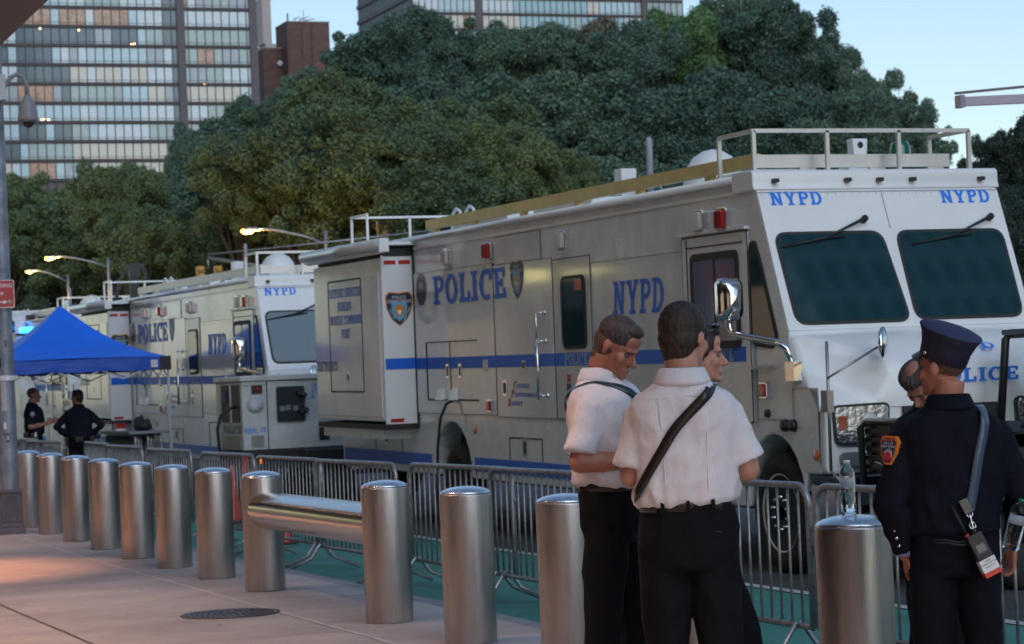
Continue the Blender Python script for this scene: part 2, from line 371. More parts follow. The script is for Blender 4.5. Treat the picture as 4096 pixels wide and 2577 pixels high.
# ---------------- crowd barriers ----------------
GBAR = 'metal crowd barriers along the cycle lane'
def make_barrier(L=2.46):
    root = thing('crowd_barrier', '', 'crowd barrier', (0, 0, 0), 0, GBAR); H, b, r = 1.06, .24, .13; P = []
    for cy, cz, a in ((L-r, H-r, 0), (r, H-r, 90)):
        for k in range(7): t = RAD(a+90*k/6); P.append((0, cy+r*cos(t), cz+r*sin(t)))
    pts = [(0, L, .30)]+P+[(0, 0, .30)]
    M().tube([(0, L, b)]+P+[(0, 0, b)], .021, 10).tube([(0, .0, b), (0, L, b)], .019, 8).build('frame', galv, root)
    mb = M(); n = 19
    for i in range(1, n): y = L*i/n; mb.tube([(0, y, b), (0, y+random.uniform(-.003, .003), H-.005)], .0085, 6)
    mb.build('bars', galv, root)
    for y in (.16, L-.16):
        mb = M()
        mb.tube([(0, y, b), (-.03, y, b+.02), (-.12, y, .13), (-.36, y+.03, .022)], .016, 8)
        mb.tube([(0, y+.05, b), (.03, y+.05, b+.02), (.12, y+.05, .13), (.36, y+.02, .022)], .016, 8)
        mb.build('foot', galv, root)
    mb = M(); mb.tube([(0, L, .72), (0, L+.05, .72), (0, L+.05, .66)], .008, 6).tube([(0, 0, .80), (0, -.05, .80), (0, -.05, .84)], .008, 6); mb.build('hook', galv, root)
    return root
bar0 = make_barrier()
# (x, y of near end, heading error, label)
spans = [(6.50, 7.45, .0, 'metal crowd barrier behind the legs of the officer in the peaked cap'),
 (6.50, 9.95, .0, 'metal crowd barrier behind the bottle and nearest steel bollard'),
 (6.50, 12.50, .01, 'metal crowd barrier in front of the front wheel of the nearest white truck'),
 (6.50, 15.48, -.01, 'metal crowd barrier behind the bollard beside the officer looking down'),
 (6.56, 17.52, .012, 'metal crowd barrier below the rear wheel of the nearest white truck'),
 (6.46, 20.14, .01, 'metal crowd barrier reaching right from the pipe rail to the nearer linked bollard'),
 (6.50, 22.64, .0, 'metal crowd barrier behind the pipe rail, by the orange lamp of the generator'),
 (6.54, 25.35, .0, 'metal crowd barrier standing in front of the orange cones'),
 (6.50, 28.15, .0, 'metal crowd barrier crossed by the white tent leg'),
 (6.52, 31.0, .0, 'metal crowd barrier below the stacked barriers under the tent'),
 (6.60, 33.6, -.05, 'slanted metal crowd barrier in front of the officer in the long sleeved jacket'),
 (6.42, 36.3, .05, 'metal crowd barrier angled the other way left of the long sleeved officer'),
 (6.50, 38.80, .0, 'metal crowd barrier in front of the officer in short sleeves'),
 (6.50, 41.3, .0, 'farthest metal crowd barrier, mostly behind the tall street pole')]
for k, (x, y, a, lb) in enumerate(spans):
    loc = (x, y, -.116+gz(y))
    if k == 0: bar0.location = loc; bar0.rotation_euler.z = a; bar0['label'] = lb
    else: copy_tree(bar0, None, lb, loc, a)
# stack of folded barriers used as a table below the tent
GF = 'folded barriers stacked on edge under the tent'
fb = thing('folded_barrier', 'front one of the folded metal barriers stacked upright under the blue tent', 'crowd barrier', (8.12, 39.1, -.03), 0, GF)
for ch in list(bar0.children):
    if ch.name.split('.')[0] in ('frame', 'bars'): c = ch.copy(); col.objects.link(c); c.parent = fb
for k in range(1, 7):
    copy_tree(fb, None, ['', 'second folded metal barrier of the stack under the tent', 'third folded metal barrier of the stack under the tent', 'middle folded metal barrier of the stack under the tent',
      'fifth folded metal barrier of the stack under the tent', 'sixth folded metal barrier of the stack under the tent', 'rearmost folded metal barrier of the stack, next to the truck'][k], (8.12+.07*k, 39.1+.12*(k % 3), -.03))
tp = thing('supply_tray', 'grey folding table top laid over the stacked barriers under the tent', 'table top', (8.32, 40.4, 1.04))
M().box((-.3, -1.3, 0), (.36, 1.2, .05)).build('board', mat('grey board', (.2, .21, .23), .6), tp, bevel=.01)
rb = thing('red_food_box', 'small open red and white paper box on the grey table top', 'box', (8.25, 41.0, 1.095))
M().prism([(-.07, -.09), (.07, -.09), (.07, .09), (-.07, .09)], lambda u, v, w_: (u*(1+w_*1.5), v*(1+w_*1.5), w_), 0, .12).build('carton', redt, rb)
M().prism([(-.08, -.1), (.08, -.1), (.08, .1), (-.08, .1)], lambda u, v, w_: (u, v, w_), -.004, .03).build('sleeve', whitep, rb)
bgm = mat('black bag cloth', (.02, .02, .025), .7, bump=.4, bscale=18)
bb = thing('equipment_bag', 'dark soft equipment bag slumped on the table top beside the tent leg', 'bag', (8.3, 39.4, 1.09))
M().ell((0, 0, .08), (.14, .3, .10)).ell((0, .22, .14), (.1, .12, .10)).build('bag_body', bgm, bb)
M().tube([(0, -.2, .12), (-.03, -.1, .26), (0, .05, .2)], .012, 6).build('handle', bgm, bb)

# ---------------- traffic cones ----------------
cone_m = mat('orange cone plastic', (.75, .05, .02), .4)
c0 = None
for x, y, sc, lb in ((7.75, 31.2, .86, 'thin orange delineator cone standing left of the tallest orange cone'), (8.1, 31.9, .96, 'tallest orange cone in the gap between two bollards'),
                 (7.2, 26.6, .62, 'small orange cone beside the bollard left of the pipe rail')):
    if c0 is None:
        c0 = thing('traffic_cone', lb, 'traffic cone', (x, y, -.11+gz(y)), 0, 'orange cones in the cycle lane')
        M().lathe([(.13, .03), (.12, .05), (.045, .62), (.04, .86), (.03, .88)], n=20).build('cone', cone_m, c0)
        M().box((-.18, -.18, 0), (.18, .18, .035)).build('base', blackm, c0, bevel=.01)
        c0.scale = (sc,)*3
    else:
        q = copy_tree(c0, None, lb, (x, y, -.11+gz(y))); q.scale = (sc,)*3

# ---------------- tall street pole with camera and sign ----------------
polem = mat('weathered pole paint', (.22, .25, .31), .5, .35, bump=.08, bscale=30, var=.35, vscale=3.5)
pz = gz(29.8); px_, py_ = 4.62, 29.8
sp = thing('street_pole', 'tall grey street pole at the left edge with stickers on it', 'pole', (px_, py_, pz), RAD(0))
M().lathe([(.115, .0), (.112, .5), (.088, 6.0), (.075, 12)], n=28).build('shaft', polem, sp)
M().box((-.16, -.15, 0), (.15, .15, .08)).box((-.145, -.14, .08), (.135, .14, .14)).box((-.13, -.13, .14), (.125, .13, .50)).box((-.14, -.14, .50), (.135, .14, .54)).build('base', mat('base paint', (.13, .12, .13), .6, .2, var=.3), sp, bevel=.01)
stk = mat('paper sticker', (.42, .43, .45), .6, var=.12, vscale=30)
def pole_patch(a0, a1, z0, z1, m, name, r=.114):
    n = 8; vs = []
    for i in range(n+1):
        a = RAD(a0+(a1-a0)*i/n)
        for z in (z0, z1): rr_ = r-.0042*(z)+.001; vs.append((rr_*cos(a), rr_*sin(a), z))
    return M().add(vs, [(2*i, 2*i+2, 2*i+3, 2*i+1) for i in range(n)], True).build(name, m, sp)
# camera direction from pole is roughly -Y (angle 261 deg)
pole_patch(225, 262, 1.50, 1.86, stk, 'paper_notice'); pole_patch(190, 340, 1.87, 1.93, whitep, 'tape_band')
pole_patch(238, 252, 1.28, 1.36, whitep, 'white_sticker'); pole_patch(252, 272, 1.12, 1.22, seamm, 'round_sticker'); pole_patch(256, 268, 1.14, 1.20, stk, 'sticker_centre', .116)
pole_patch(262, 276, 2.28, 2.36, mat('dark stain', (.08, .08, .09), .6), 'dark_sticker'); pole_patch(215, 232, 2.03, 2.14, blackm, 'black_sticker')
M().box((-.02, -.20, 5.28), (.10, -.08, 5.60)).tube([(0, 0, 5.33), (0, -.1, 5.33)], .05).build('camera_bracket', mat('light bracket', (.42, .44, .48), .5), sp, bevel=.01)
cc = thing('security_camera', 'grey dome security camera hanging from a curved arm on the street pole', 'security camera', (px_+.04, py_-.14, pz+5.35))
camg = mat('camera housing', (.22, .22, .25), .45, bump=.05)
M().tube([(.02, 0, .04), (.06, -.01, .12), (.12, -.02, .21), (.2, -.03, .25), (.27, -.04, .22), (.31, -.045, .12), (.315, -.05, -.02)], .028, 12).build('arm', camg, cc)
M().lathe([(.035, 0), (.05, -.04), (.085, -.10), (.115, -.20), (.125, -.30), (.12, -.33), (.08, -.34)], (.315, -.05, 0), 28).build('housing', camg, cc)
M().ell((.315, -.05, -.335), (.075, .075, .075)).build('dome', mat('dark dome', (.03, .028, .035), .1), cc)
# red parking sign
sg = thing('parking_sign', 'red sign with white lettering and arrow fixed to the tall street pole', 'sign', (px_-.04, py_-.15, pz+2.76), RAD(0))
redsign = mat('red sign paint', (.42, .012, .03), .4); 
M().prism(rrect(-.30, -.01, .155, .33, .02), lambda u, v, w_: (u, w_, v), -.004, 0).build('backing', whitep, sg)
M().prism(rrect(-.292, 0, .147, .322, .015), lambda u, v, w_: (u, w_, v), -.006, -.0045).build('red_panel', redsign, sg)
wt = mat('white ink', (.7, .7, .7), .5)
sans('NO STANDING', 'lettering', wt, (-.075, -.0062, .24), (1,0,0), (0,0,1), .045, sg, width=.40, bold=.01)
sans('Anytime', 'lettering', wt, (-.075, -.0062, .15), (1,0,0), (0,0,1), .05, sg, bold=.01, width=.20)
M().box((-.2, -.0085, .055), (.03, -.0065, .068)).add([(.02, -.0086, .035), (.07, -.0086, .0615), (.02, -.0086, .088)], [(0, 1, 2)]).build('arrow', wt, sg)
M().lathe([(.0, 0), (.03, 0), (.03, .002)], (.095, -.008, .0615), 20, 'y').build('round_sticker', mat('tan sticker', (.45, .28, .2), .5), sg)
M().box((-.02, 0, .1), (.02, .06, .13)).box((-.02, 0, .22), (.02, .06, .25)).build('clamp', galv, sg)
# ---------------- command post trucks ----------------
# local frame: x across (0 = kerb side, 2.4 = far side), y back from the windscreen head, z up from the road
GT = 'white police command post trucks'
SX = lambda u, v, w_: (w_, u, v)        # (y,z) outline extruded along x
SY = lambda u, v, w_: (u, w_, v)        # (x,z) outline extruded along y
NEG = (0, -1, 0); UP = (0, 0, 1)
def arch(cy, rw, zt, zb, n=12): return [(cy+rw*cos(RAD(a)), zb+(zt-zb)*sin(RAD(a))) for a in [180*k/n for k in range(n+1)]]
def seam_loop(mb, P, x=-.002, t=.012):
    for i in range(len(P)):
        (a, b), (c, d) = P[i-1], P[i]; mb.bar((x, a, b), (x, c, d), t, .006, up=(1, 0, 0))
def make_truck(text=True):
    T = thing('command_truck', '', 'police truck', (0, 0, 0), 0, GT)
    # body shell with wheel arches cut through
    out = [(12.7, .55)] + arch(8.2, .68, 1.2, .55) + arch(-.22, .56, 1.2, .55)[:-1]
    out += [(-.80, .88), (-1.08, .88), (-1.10, 1.40), (-.66, 1.93), (-.58, 2.07), (-.07, 3.30), (-.02, 3.40), (.06, 3.46), (12.62, 3.46), (12.7, 3.40)]
    M().prism(out, SX, 0, 2.4).build('body', paint, T, bevel=.02)
    M().box((.28, -1.0, .5), (2.12, 12.6, .9)).box((.3, -.9, .6), (2.1, .5, 1.3)).box((.3, 7.4, .6), (2.1, 9, 1.3)).build('chassis', blackm, T)
    # roof edge rail and rounded front cap
    M().tube([(-.02, .35, 3.43), (-.02, 12.66, 3.43)], .035, 8).tube([(2.42, .35, 3.43), (2.42, 12.66, 3.43)], .035, 8).box((-.012, .3, 3.30), (0, 12.6, 3.33)).build('gutter', paint_f, T)
    M().prism(round_poly([(-.085, 3.31), (-.06, 3.36), (-.06, 3.49), (.36, 3.49), (.36, 3.31)], .07, 5), SX, -.03, 2.43, True).build('roof_cap', paint_f, T, bevel=.03)
    # front skin: sloping windscreen panel
    def fp(x, z, l=0): y = -.07-.51*(3.30-z)/1.23; n = Vector((0, -1.23, .51)).normalized(); return Vector((x, y, z))+n*l
    def fprism(mb, P, a, b): 
        n = len(P); vs = [fp(u, v, a) for u, v in P]+[fp(u, v, b) for u, v in P]
        return mb.add(vs, [(i, n+i, n+(i+1) % n, (i+1) % n) for i in range(n)]+[list(range(n)), [n+i for i in range(n-1, -1, -1)]])
    fprism(M(), [(.0, 2.08), (2.4, 2.08), (2.4, 3.30), (0, 3.30)], .001, .008).build('front_panel', paint_f, T)
    mb = M(); mb.bar(fp(0, 3.285, .010), fp(2.4, 3.285, .010), .006, .010).bar(fp(1.215, 3.28, .010), fp(1.215, 2.95, .010), .008, .006)
    for k in range(30): mb.ell(fp(.04+.08*k, 3.265, .010), .005, 5, 4)
    mb.build('rivet_line', mat('seam grey', (.35, .36, .38), .5), T)
    for side in (0, 1):
        P = [(.02, 2.93), (1.17, 2.93), (1.19, 2.12), (.06, 2.12)] if side == 0 else [(1.25, 2.93), (2.38, 2.93), (2.40, 2.14), (1.27, 2.14)]
        P = round_poly([(.06, 2.93), (1.12, 2.93), (1.20, 2.12), (.08, 2.12)] if side == 0 else [(1.25, 2.93), (2.34, 2.93), (2.33, 2.13), (1.24, 2.13)], .12, 5)
        g = fprism(M(), P, .006, .018).build('windscreen_seal', seamm, T)
        fprism(M(), inset(P, .028), .016, .0215).build('windscreen_glass', glassw, g)
    # wipers
    for px, tx in ((.96, .10), (2.23, 1.36)):
        wv = M().tube([fp(px, 3.02, .01), fp(px, 3.02, .07)], .03, 10).tube([fp(px, 3.02, .06), fp(px-.42, 2.86, .05)], [.018, .009], 6).build('wiper', blackm, T)
        M().tube([fp(px-.86, 2.79, .03), fp(px-.42, 2.86, .045), fp(px-.22, 2.875, .03)], [.007, .013, .007], 6).build('blade', seamm, wv)
    for x in (.18, .89, 1.21, 1.54, 2.24):
        M().box((x-.028, -.115, 3.375), (x+.028, -.06, 3.41)).build('marker_lamp', blackm, T, bevel=.006)
    if text:
        n = Vector((0, .51, 1.23)).normalized()
        for x in (.11, 1.80): slab(M(), 'NYPD', fp(x, 3.17, .009), (1, 0, 0), n, .13, width=.50).build('lettering', bluef, T)
    # bonnet: raised centre sweeping down to lower wings along a crisp crease
    mb = M(); nx, nv = 48, 18; vs = []
    for j in range(nv+1):
        u = j/nv
        for i in range(nx+1):
            x = -.01+2.42*i/nx; ax = abs(x-1.2); y = -.59-.60*u; zc = 2.06-.30*u**1.6-.02*(ax/1.2)**2
            cr = 1.21-.66*u**1.2; dd = max(0, ax-cr); z = zc-min(.34, dd*1.6+.06*(dd > 0))*(.25+.75*u) - .02*sin(pi*u)*(dd > 0)
            y += .10*(ax/1.2)**3*u; vs.append((x, y, z))
    fs = [(j*(nx+1)+i, (j+1)*(nx+1)+i, (j+1)*(nx+1)+i+1, j*(nx+1)+i+1) for j in range(nv) for i in range(nx)]
    o_ = len(vs); vs += [(vs[nv*(nx+1)+i][0], vs[nv*(nx+1)+i][1]+.01, 1.42) for i in range(nx+1)]; fs += [(nv*(nx+1)+i, o_+i, o_+i+1, nv*(nx+1)+i+1) for i in range(nx)]
    o2 = len(vs); vs += [(-.01 if k == 0 else 2.41, vs[j*(nx+1)][1], 1.6) for k in (0, 1) for j in range(nv+1)]
    fs += [(j*(nx+1), o2+j, o2+j+1, (j+1)*(nx+1)) for j in range(nv)]+[(j*(nx+1)+nx, (j+1)*(nx+1)+nx, o2+nv+2+j, o2+nv+1+j) for j in range(nv)]
    mb.add(vs, fs, True).build('bonnet', paint_f, T)
    # nose: front wall, grille, headlights
    M().prism(round_poly([(0, .88), (2.4, .88), (2.4, 1.46), (2.2, 1.47), (.2, 1.47), (0, 1.46)], .06), SY, -1.16, -1.02).build('nose', paint_f, T, bevel=.03)
    mb = M(); mb.box((.72, -1.21, .96), (1.68, -1.165, 1.42)); mb.build('grille', blackm, T, bevel=.01)
    mb = M()
    for k in range(5): mb.box((.74, -1.225, 1.0+.085*k), (1.66, -1.20, 1.03+.085*k))
    mb.build('grille_bars', chrome, T)
    for s in (0, 1):
        xs = (lambda x: x) if s == 0 else (lambda x: 2.4-x)
        P = round_poly([(xs(.08), 1.12), (xs(.58), 1.10), (xs(.60), 1.46), (xs(.06), 1.45)], .06)
        h = M().prism(P, SY, -1.185, -1.15).build('headlight', blackm, T)
        M().prism(inset(P, .02), SY, -1.192, -1.18).build('reflector', mat('lamp reflector', (.62, .63, .66), .14, .9, bump=.35, bscale=22), h)
        M().box((xs(.11), -1.196, 1.24), (xs(.19), -1.19, 1.36)).build('turn_lens', mat('dull amber lens', (.30, .05, .015), .15, coat=.8), h, bevel=.01)
        M().lathe([(0, -.02), (.07, -.015), (.085, 0), (.0, 0)], (xs(.40), -1.192, 1.30), 20, 'y').build('bulb_cup', clearl, h)
        M().prism(rrect(min(xs(.12), xs(.38)), .94, max(xs(.12), xs(.38)), 1.06, .05), SY, -1.19, -1.15).build('fog_lamp', mat('fog lens', (.22, .23, .24), .25, bump=.5, bscale=80), T)
        M().lathe([(0, -.02), (.04, -.015), (.045, 0), (0, 0)], (xs(-.0) if s == 0 else 2.4, -1.0, 1.04), 16, 'x').build('side_marker', ambl, T)
    # bumper
    M().prism([(-1.45, .80), (-1.45, .50), (-1.35, .44), (-.86, .44), (-.86, .80)], SX, .0, 2.4).build('bumper', chrome, T, bevel=.02)
    M().box((.0, -1.44, .803), (2.4, -.9, .87)).build('bumper_step', mat('step plate', (.03, .05, .09), .3, .3), T, bevel=.01)
    # wheels (kept level with the road while the body sits nose-down)
    for cy, x0, dz in ((-.22, .03, 0), (8.2, .05, -.11)):
        for xx, sgn in ((x0, 1), (2.4-x0, -1)):
            c = (xx, cy, .52+dz)
            q = M().lathe([(.33, .02*sgn), (.36, 0), (.47, .0), (.515, .04*sgn), (.52, .1*sgn), (.52, .24*sgn), (.47, .28*sgn), (.33, .26*sgn)], c, 40, 'x').build('wheel', tyre, T)
            pr = [(0, .02), (.06, .02), (.07, .03), (.10, .03), (.11, .09), (.16, .09), (.19, .13), (.26, .14), (.30, .08), (.325, .02), (.34, .005), (.345, .03)]
            if cy > 1: pr = [(0, .16), (.10, .15), (.12, .17), (.24, .17), (.30, .08), (.325, .02), (.345, .03)]
            r = M().lathe([(a, b*sgn) for a, b in pr], c, 36, 'x').build('rim', rimm if cy < 1 else mat('dusty wheel', (.16, .15, .14), .5, .6), q)
            if xx < 1 and cy < 1:
                mb = M(); 
                for k in range(8):
                    a = 2*pi*k/8; mb.lathe([(0, .115), (.034, .115), (.034, .15)], (xx, cy+.23*cos(a), .52+.23*sin(a)), 10, 'x')
                mb.build('hand_holes', seamm, r)
                mb = M()
                for k in range(10): a = 2*pi*(k+.5)/10; mb.lathe([(0, -.012), (.013, -.01), (.016, .09)], (xx, cy+.14*cos(a), .52+.14*sin(a)), 8, 'x')
                mb.build('wheel_nuts', chrome, r)
    # blue waistline stripe and sill stripe, on the body
    def stripe(y0, y1, z0=1.83, z1=1.965, x=-.006, m=blue, nm='stripe'): return M().box((x-.001, y0, z0), (x+.004, y1, z1)).build(nm, m, T)
    stripe(.2, 1.46, x=-.024); stripe(1.5, 3.68); stripe(3.72, 4.72, x=-.018); stripe(4.75, 9.36, x=-.020); stripe(9.55, 12.33, x=-.426)
    stripe(2.4, 7.4, .64, .80); stripe(8.95, 12.6, .64, .80)
    # raised side panels covered with film
    def plate(y0, y1, z0, z1, x, nm='side_panel', m=panelm, r=.01):
        o = M().prism(rrect(y0, z0, y1, z1, r, 2), SX, x, .0).build(nm, m, T); mb = M()
        seam_loop(mb, [(y0, z0), (y1, z0), (y1, z1), (y0, z1)], x+.004, .012); mb.build('seam', seamm, o)
        mb = M()
        for k in range(int((y1-y0)/.22)):
            for z in (z0+.04, z1-.04): mb.ell((x-.001, y0+.12+.22*k, z), .008, 5, 4)
        mb.build('rivets', alu, o); return o
    plate(6.57, 9.38, 1.30, 3.0, -.015); plate(4.76, 6.53, 1.28, 2.97, -.017); plate(1.5, 3.70, 1.35, 2.86, -.004, 'lettered_panel')
    M().box((-.012, 6.545, 1.3), (-.0, 6.565, 3.0)).build('dark_gap', seamm, T)
    plate(5.08, 6.50, 2.98, 3.28, -.010, 'roof_hatch_panel')
    def seams(P, nm='hatch_line', x=-.02): mb = M(); seam_loop(mb, P, x, .014); mb.build(nm, seamm, T)
    # compartment under the stripe, lower doors
    mb = M(); mb.bar((-.018, 8.96, 1.46), (-.018, 8.96, 2.15), .03, .01, up=(1, 0, 0)); mb.bar((-.018, 8.96, 2.15), (-.018, 7.15, 2.15), .012, .01, up=(1, 0, 0)); mb.bar((-.018, 8.96, 1.46), (-.018, 7.15, 1.46), .02, .01, up=(1, 0, 0)); mb.bar((-.018, 8.1, 1.5), (-.018, 8.1, 2.14), .008, .01, up=(1, 0, 0)); mb.build('compartment_lines', seamm, T)
    for y in (8.42, 7.95):
        M().prism([(0, 1.46), (-.075, 1.46), (-.02, 1.60), (0, 1.60)], lambda u, v, w_: (u-.016, w_, v), y-.08, y+.08).build('cable_vent', paint_f, T)
    def latch(y, z, w_=.10, h=.17, x=-.016): 
        o = M().prism(rrect(y-w_/2, z-h/2, y+w_/2, z+h/2, .012, 2), SX, x-.01, x).build('latch', chrome, T); M().prism(rrect(y-w_/3, z-h/3, y+w_/3, z+h/3, .01, 2), SX, x-.012, x-.009).build('recess', blackm, o)
    latch(8.2, 1.80, .09); latch(7.75, 1.80, .09); latch(6.27, 1.60, .13, .18, -.018); latch(5.66, 1.85, .1, .1, -.018); latch(4.36, 1.55, .12, .20, -.018); latch(10.89, 1.75, .1, .12, -.43); latch(5.75, .95, .12, .2, -.004); latch(10.7, .98, .12, .2, -.004); latch(1.1, 1.48, .11, .12, -.028)
    M().box((-.03, 6.8, 1.80), (-.01, 6.95, 1.92)).build('lock_box', alu, T, bevel=.006)
    seams([(5.25, .72), (6.24, .72), (6.24, 1.05), (5.25, 1.05)], x=-.003); seams([(10.1, .72), (11.2, .72), (11.2, 1.08), (10.1, 1.08)], x=-.003); seams([(2.1, .70), (3.3, .70), (3.3, 1.2), (2.1, 1.2)], x=-.003)
    # entry door with window
    d = M().prism(rrect(3.72, 1.28, 4.73, 2.94, .02, 2), SX, -.016, 0).build('side_door', mat('door paint', (.60, .60, .60), .25, coat=.4, bump=.04, bscale=3), T); mb = M(); seam_loop(mb, [(3.72, 1.28), (4.73, 1.28), (4.73, 2.94), (3.72, 2.94)], -.012, .02); mb.build('door_seal', seamm, d)
    M().prism(rrect(3.84, 2.0, 4.50, 2.76, .10), SX, -.030, -.014).build('window_frame', seamm, d); M().prism(rrect(3.875, 2.035, 4.465, 2.725, .08), SX, -.034, -.028).build('window_glass', glassd, d)
    M().box((-.038, 3.90, 2.60), (-.0345, 4.10, 2.71)).build('red_notice', redt, d); M().box((-.022, 4.33, 1.66), (-.016, 4.42, 1.74)).build('red_label', redt, d)
    # grab rail
    mb = M(); mb.tube([(-.11, 5.02, 1.48), (-.11, 5.02, 2.10)], .02, 8).tube([(-.11, 5.02, 2.1), (-.11, 5.02, 2.42)], .011, 8)
    for z in (1.52, 2.10, 2.40): mb.tube([(-.11, 5.02, z), (-.01, 5.0, z)], .012, 8).ell((-.012, 5.0, z), .03)
    mb.build('grab_rail', chrome, T)
    mb = M(); mb.tube([(-.10, 1.62, 1.5), (-.10, 1.62, 1.98)], .018, 8)
    for z in (1.5, 1.98): mb.tube([(-.10, 1.62, z), (-.01, 1.6, z)], .012, 8).ell((-.10, 1.62, z), .024)
    mb.build('grab_rail', chrome, T)
    # cab door, sliding window, quarter light
    d = M().prism(rrect(.12, 1.30, 1.46, 2.97, .02, 2), SX, -.022, 0).build('cab_door', paint, T); mb = M(); seam_loop(mb, [(.12, 1.30), (1.46, 1.30), (1.46, 2.97), (.12, 2.97)], -.018, .022); mb.bar((-.024, 1.36, 1.3), (-.024, 1.36, 2.96), .012, .008, up=(1, 0, 0)); mb.bar((-.024, 1.34, 2.88), (-.024, .2, 2.88), .012, .008, up=(1, 0, 0)); mb.build('door_seal', seamm, d)
    M().box((-.05, .10, 2.99), (0, 1.5, 3.015)).build('drip_rail', paint_f, T)
    M().prism(rrect(.28, 1.95, 1.28, 2.82, .08), SX, -.036, -.02).build('window_frame', seamm, d)
    for a, b in ((.34, .73), (.78, 1.20)): M().prism(rrect(a, 2.02, b, 2.75, .03, 2), SX, -.040, -.034).build('window_glass', mat('curtained glass', (.10, .13, .20), .08, coat=.5), d)
    P = round_poly([(.10, 2.86), (-.02, 2.89), (-.12, 2.70), (-.40, 2.02), (-.30, 1.93), (.10, 1.97)], .08)
    q = M().prism(P, SX, -.014, .004).build('quarter_light_frame', seamm, T); M().prism(inset(P, .035), SX, -.018, -.012).build('quarter_light_glass', glassd, q)
    # side warning lamps
    for y, z, m in ((8.02, 3.14, clearl), (6.62, 3.14, redl), (4.37, 3.13, clearl), (1.02, 3.11, clearl), (.54, 3.10, redl)):
        o = M().prism(rrect(y-.10, z-.105, y+.10, z+.105, .035), SX, -.055, 0).build('warning_lamp', chrome, T, bevel=.008)
        M().prism(rrect(y-.080, z-.085, y+.080, z+.085, .03), SX, -.095, -.05).build('lens', m, o, bevel=.012)
    for y, z in ((6.75, 1.40), (-.14, 1.58)):
        o = M().prism(rrect(y-.075, z-.075, y+.075, z+.075, .02), SX, -.05, 0).build('side_lamp', chrome, T, bevel=.006); M().prism(rrect(y-.055, z-.055, y+.055, z+.055, .02), SX, -.07, -.045).build('lens', redl, o, bevel=.01)
    M().lathe([(0, -.03), (.03, -.03), (.04, 0), (0, 0)], (0, -.14, 1.38), 16, 'x').build('black_socket', blackm, T)
    M().box((-.03, -.30, 1.77), (0, .1, 1.785)).box((-.045, -.30, 1.76), (-.025, .1, 1.795)).build('foot_handle', alu, T)
    for y in (-.47, -.62): M().lathe([(0, -.05), (.045, -.045), (.055, 0), (0, 0)], (0, y, 1.28), 12, 'x').build('bonnet_catch', blackm, T, bevel=.0)
    M().lathe([(0, -.01), (.05, -.01), (.055, 0), (0, 0)], (0, 7.35, 1.12), 14, 'x').build('round_reflector', ambl, T)
    mb = M(); mb.bar((-.005, .05, 1.25), (-.005, .05, 2.9), .012, .008, up=(1, 0, 0)); mb.bar((-.005, -.62, 1.25), (-.005, -.62, 1.95), .012, .008, up=(1, 0, 0)); mb.bar((-.005, .05, 1.33), (-.005, -.62, 1.33), .008, .008, up=(1, 0, 0)); mb.build('body_seam', mat('seam grey', (.35, .36, .38), .5), T)
    # mirror on chrome arm
    mb = M(); mb.tube([(-.03, -.72, 1.78), (-.10, -.72, 1.93), (-.14, -.62, 1.99), (-.30, -.12, 2.07), (-.31, -.08, 2.12), (-.31, -.06, 2.26)], .029, 10); mb.box((-.08, -.80, 1.66), (0, -.64, 1.82)).build('mirror_arm', chrome, T)
    rg_ = [[Vector((-.30+(u+.30)*k_, y_, 2.375+(v-2.375)*k_)) for u, v in rrect(-.41, 2.19, -.19, 2.56, .06)] for k_, y_ in ((.02, -.205), (.35, -.20), (.62, -.185), (.82, -.16), (.94, -.125), (1, -.08), (1, -.02))]
    mo = M().loft(rg_).build('mirror_housing', chrome, T)
    M().prism(rrect(-.39, 2.21, -.21, 2.54, .04), SY, -.02, -.012).build('mirror_glass', mat('mirror', (.6, .6, .6), .02, 1.), mo)
    # convex mirror and rod at the front corner
    mb = M(); mb.tube([(-.03, -1.30, 1.98), (-.05, -1.33, .92)], .014, 8).tube([(-.05, -1.33, .92), (.10, -1.42, .72)], .014, 8).tube([(-.05, -1.33, 1.68), (.50, -1.24, 1.93)], .010, 8).box((-.06, -1.33, 1.40), (-.0, -1.22, 1.58)); mb.build('mirror_post', mat('dull steel', (.35, .34, .33), .35, .9), T)
    M().ell((.52, -1.25, 1.95), (.04, .12, .14), 18, 12, Euler((RAD(-25), 0, RAD(-40))).to_matrix()).build('convex_mirror', chrome, T)
    # slide-out section with awning
    so = M().box((-.42, 9.42, 1.20), (0, 12.40, 3.22)).build('slide_out', paint, T, bevel=.015)
    M().box((-.435, 9.50, 1.26), (-.42, 12.34, 3.03)).build('side_panel', panelm, so, bevel=.004)
    mb = M(); seam_loop(mb, [(10.22, 1.57), (11.67, 1.57), (11.67, 3.0), (10.22, 3.0)], -.437, .02); mb.build('hatch_line', seamm, so)
    M().box((-.415, 9.41, 1.17), (-.01, 9.425, 3.24)).build('end_panel', mat('end panel white', (.75, .77, .80), .35, coat=.3), so)
    for a in (-.36, -.17): M().box((a-.02, 9.405, 3.13), (a+.13, 9.409, 3.18)).build('reflector', redt, so)
    M().box((-.36, 9.405, 1.19), (-.19, 9.409, 1.235)).build('reflector', redt, so)
    M().box((-.40, 9.405, 1.84), (-.0, 9.409, 1.975)).build('stripe', blue, so)
    M().box((-.02, 9.36, 1.12), (-.003, 9.42, 3.40)).box((-.43, 9.36, 3.34), (0, 12.4, 3.37)).box((-.38, 9.40, 3.23), (0, 12.3, 3.33)).box((-.42, 9.40, 1.10), (.0, 12.4, 1.17)).build('seal', seamm, so)
    M().box((-.36, 9.7, .98), (-.0, 12.36, 1.10)).build('under_step', paint, so)
    aw = M().tube([(-.50, 9.15, 3.37), (-.50, 12.55, 3.37)], .075, 16).build('awning_roll', mat('awning cover', (.55, .56, .58), .25, coat=.5), T)
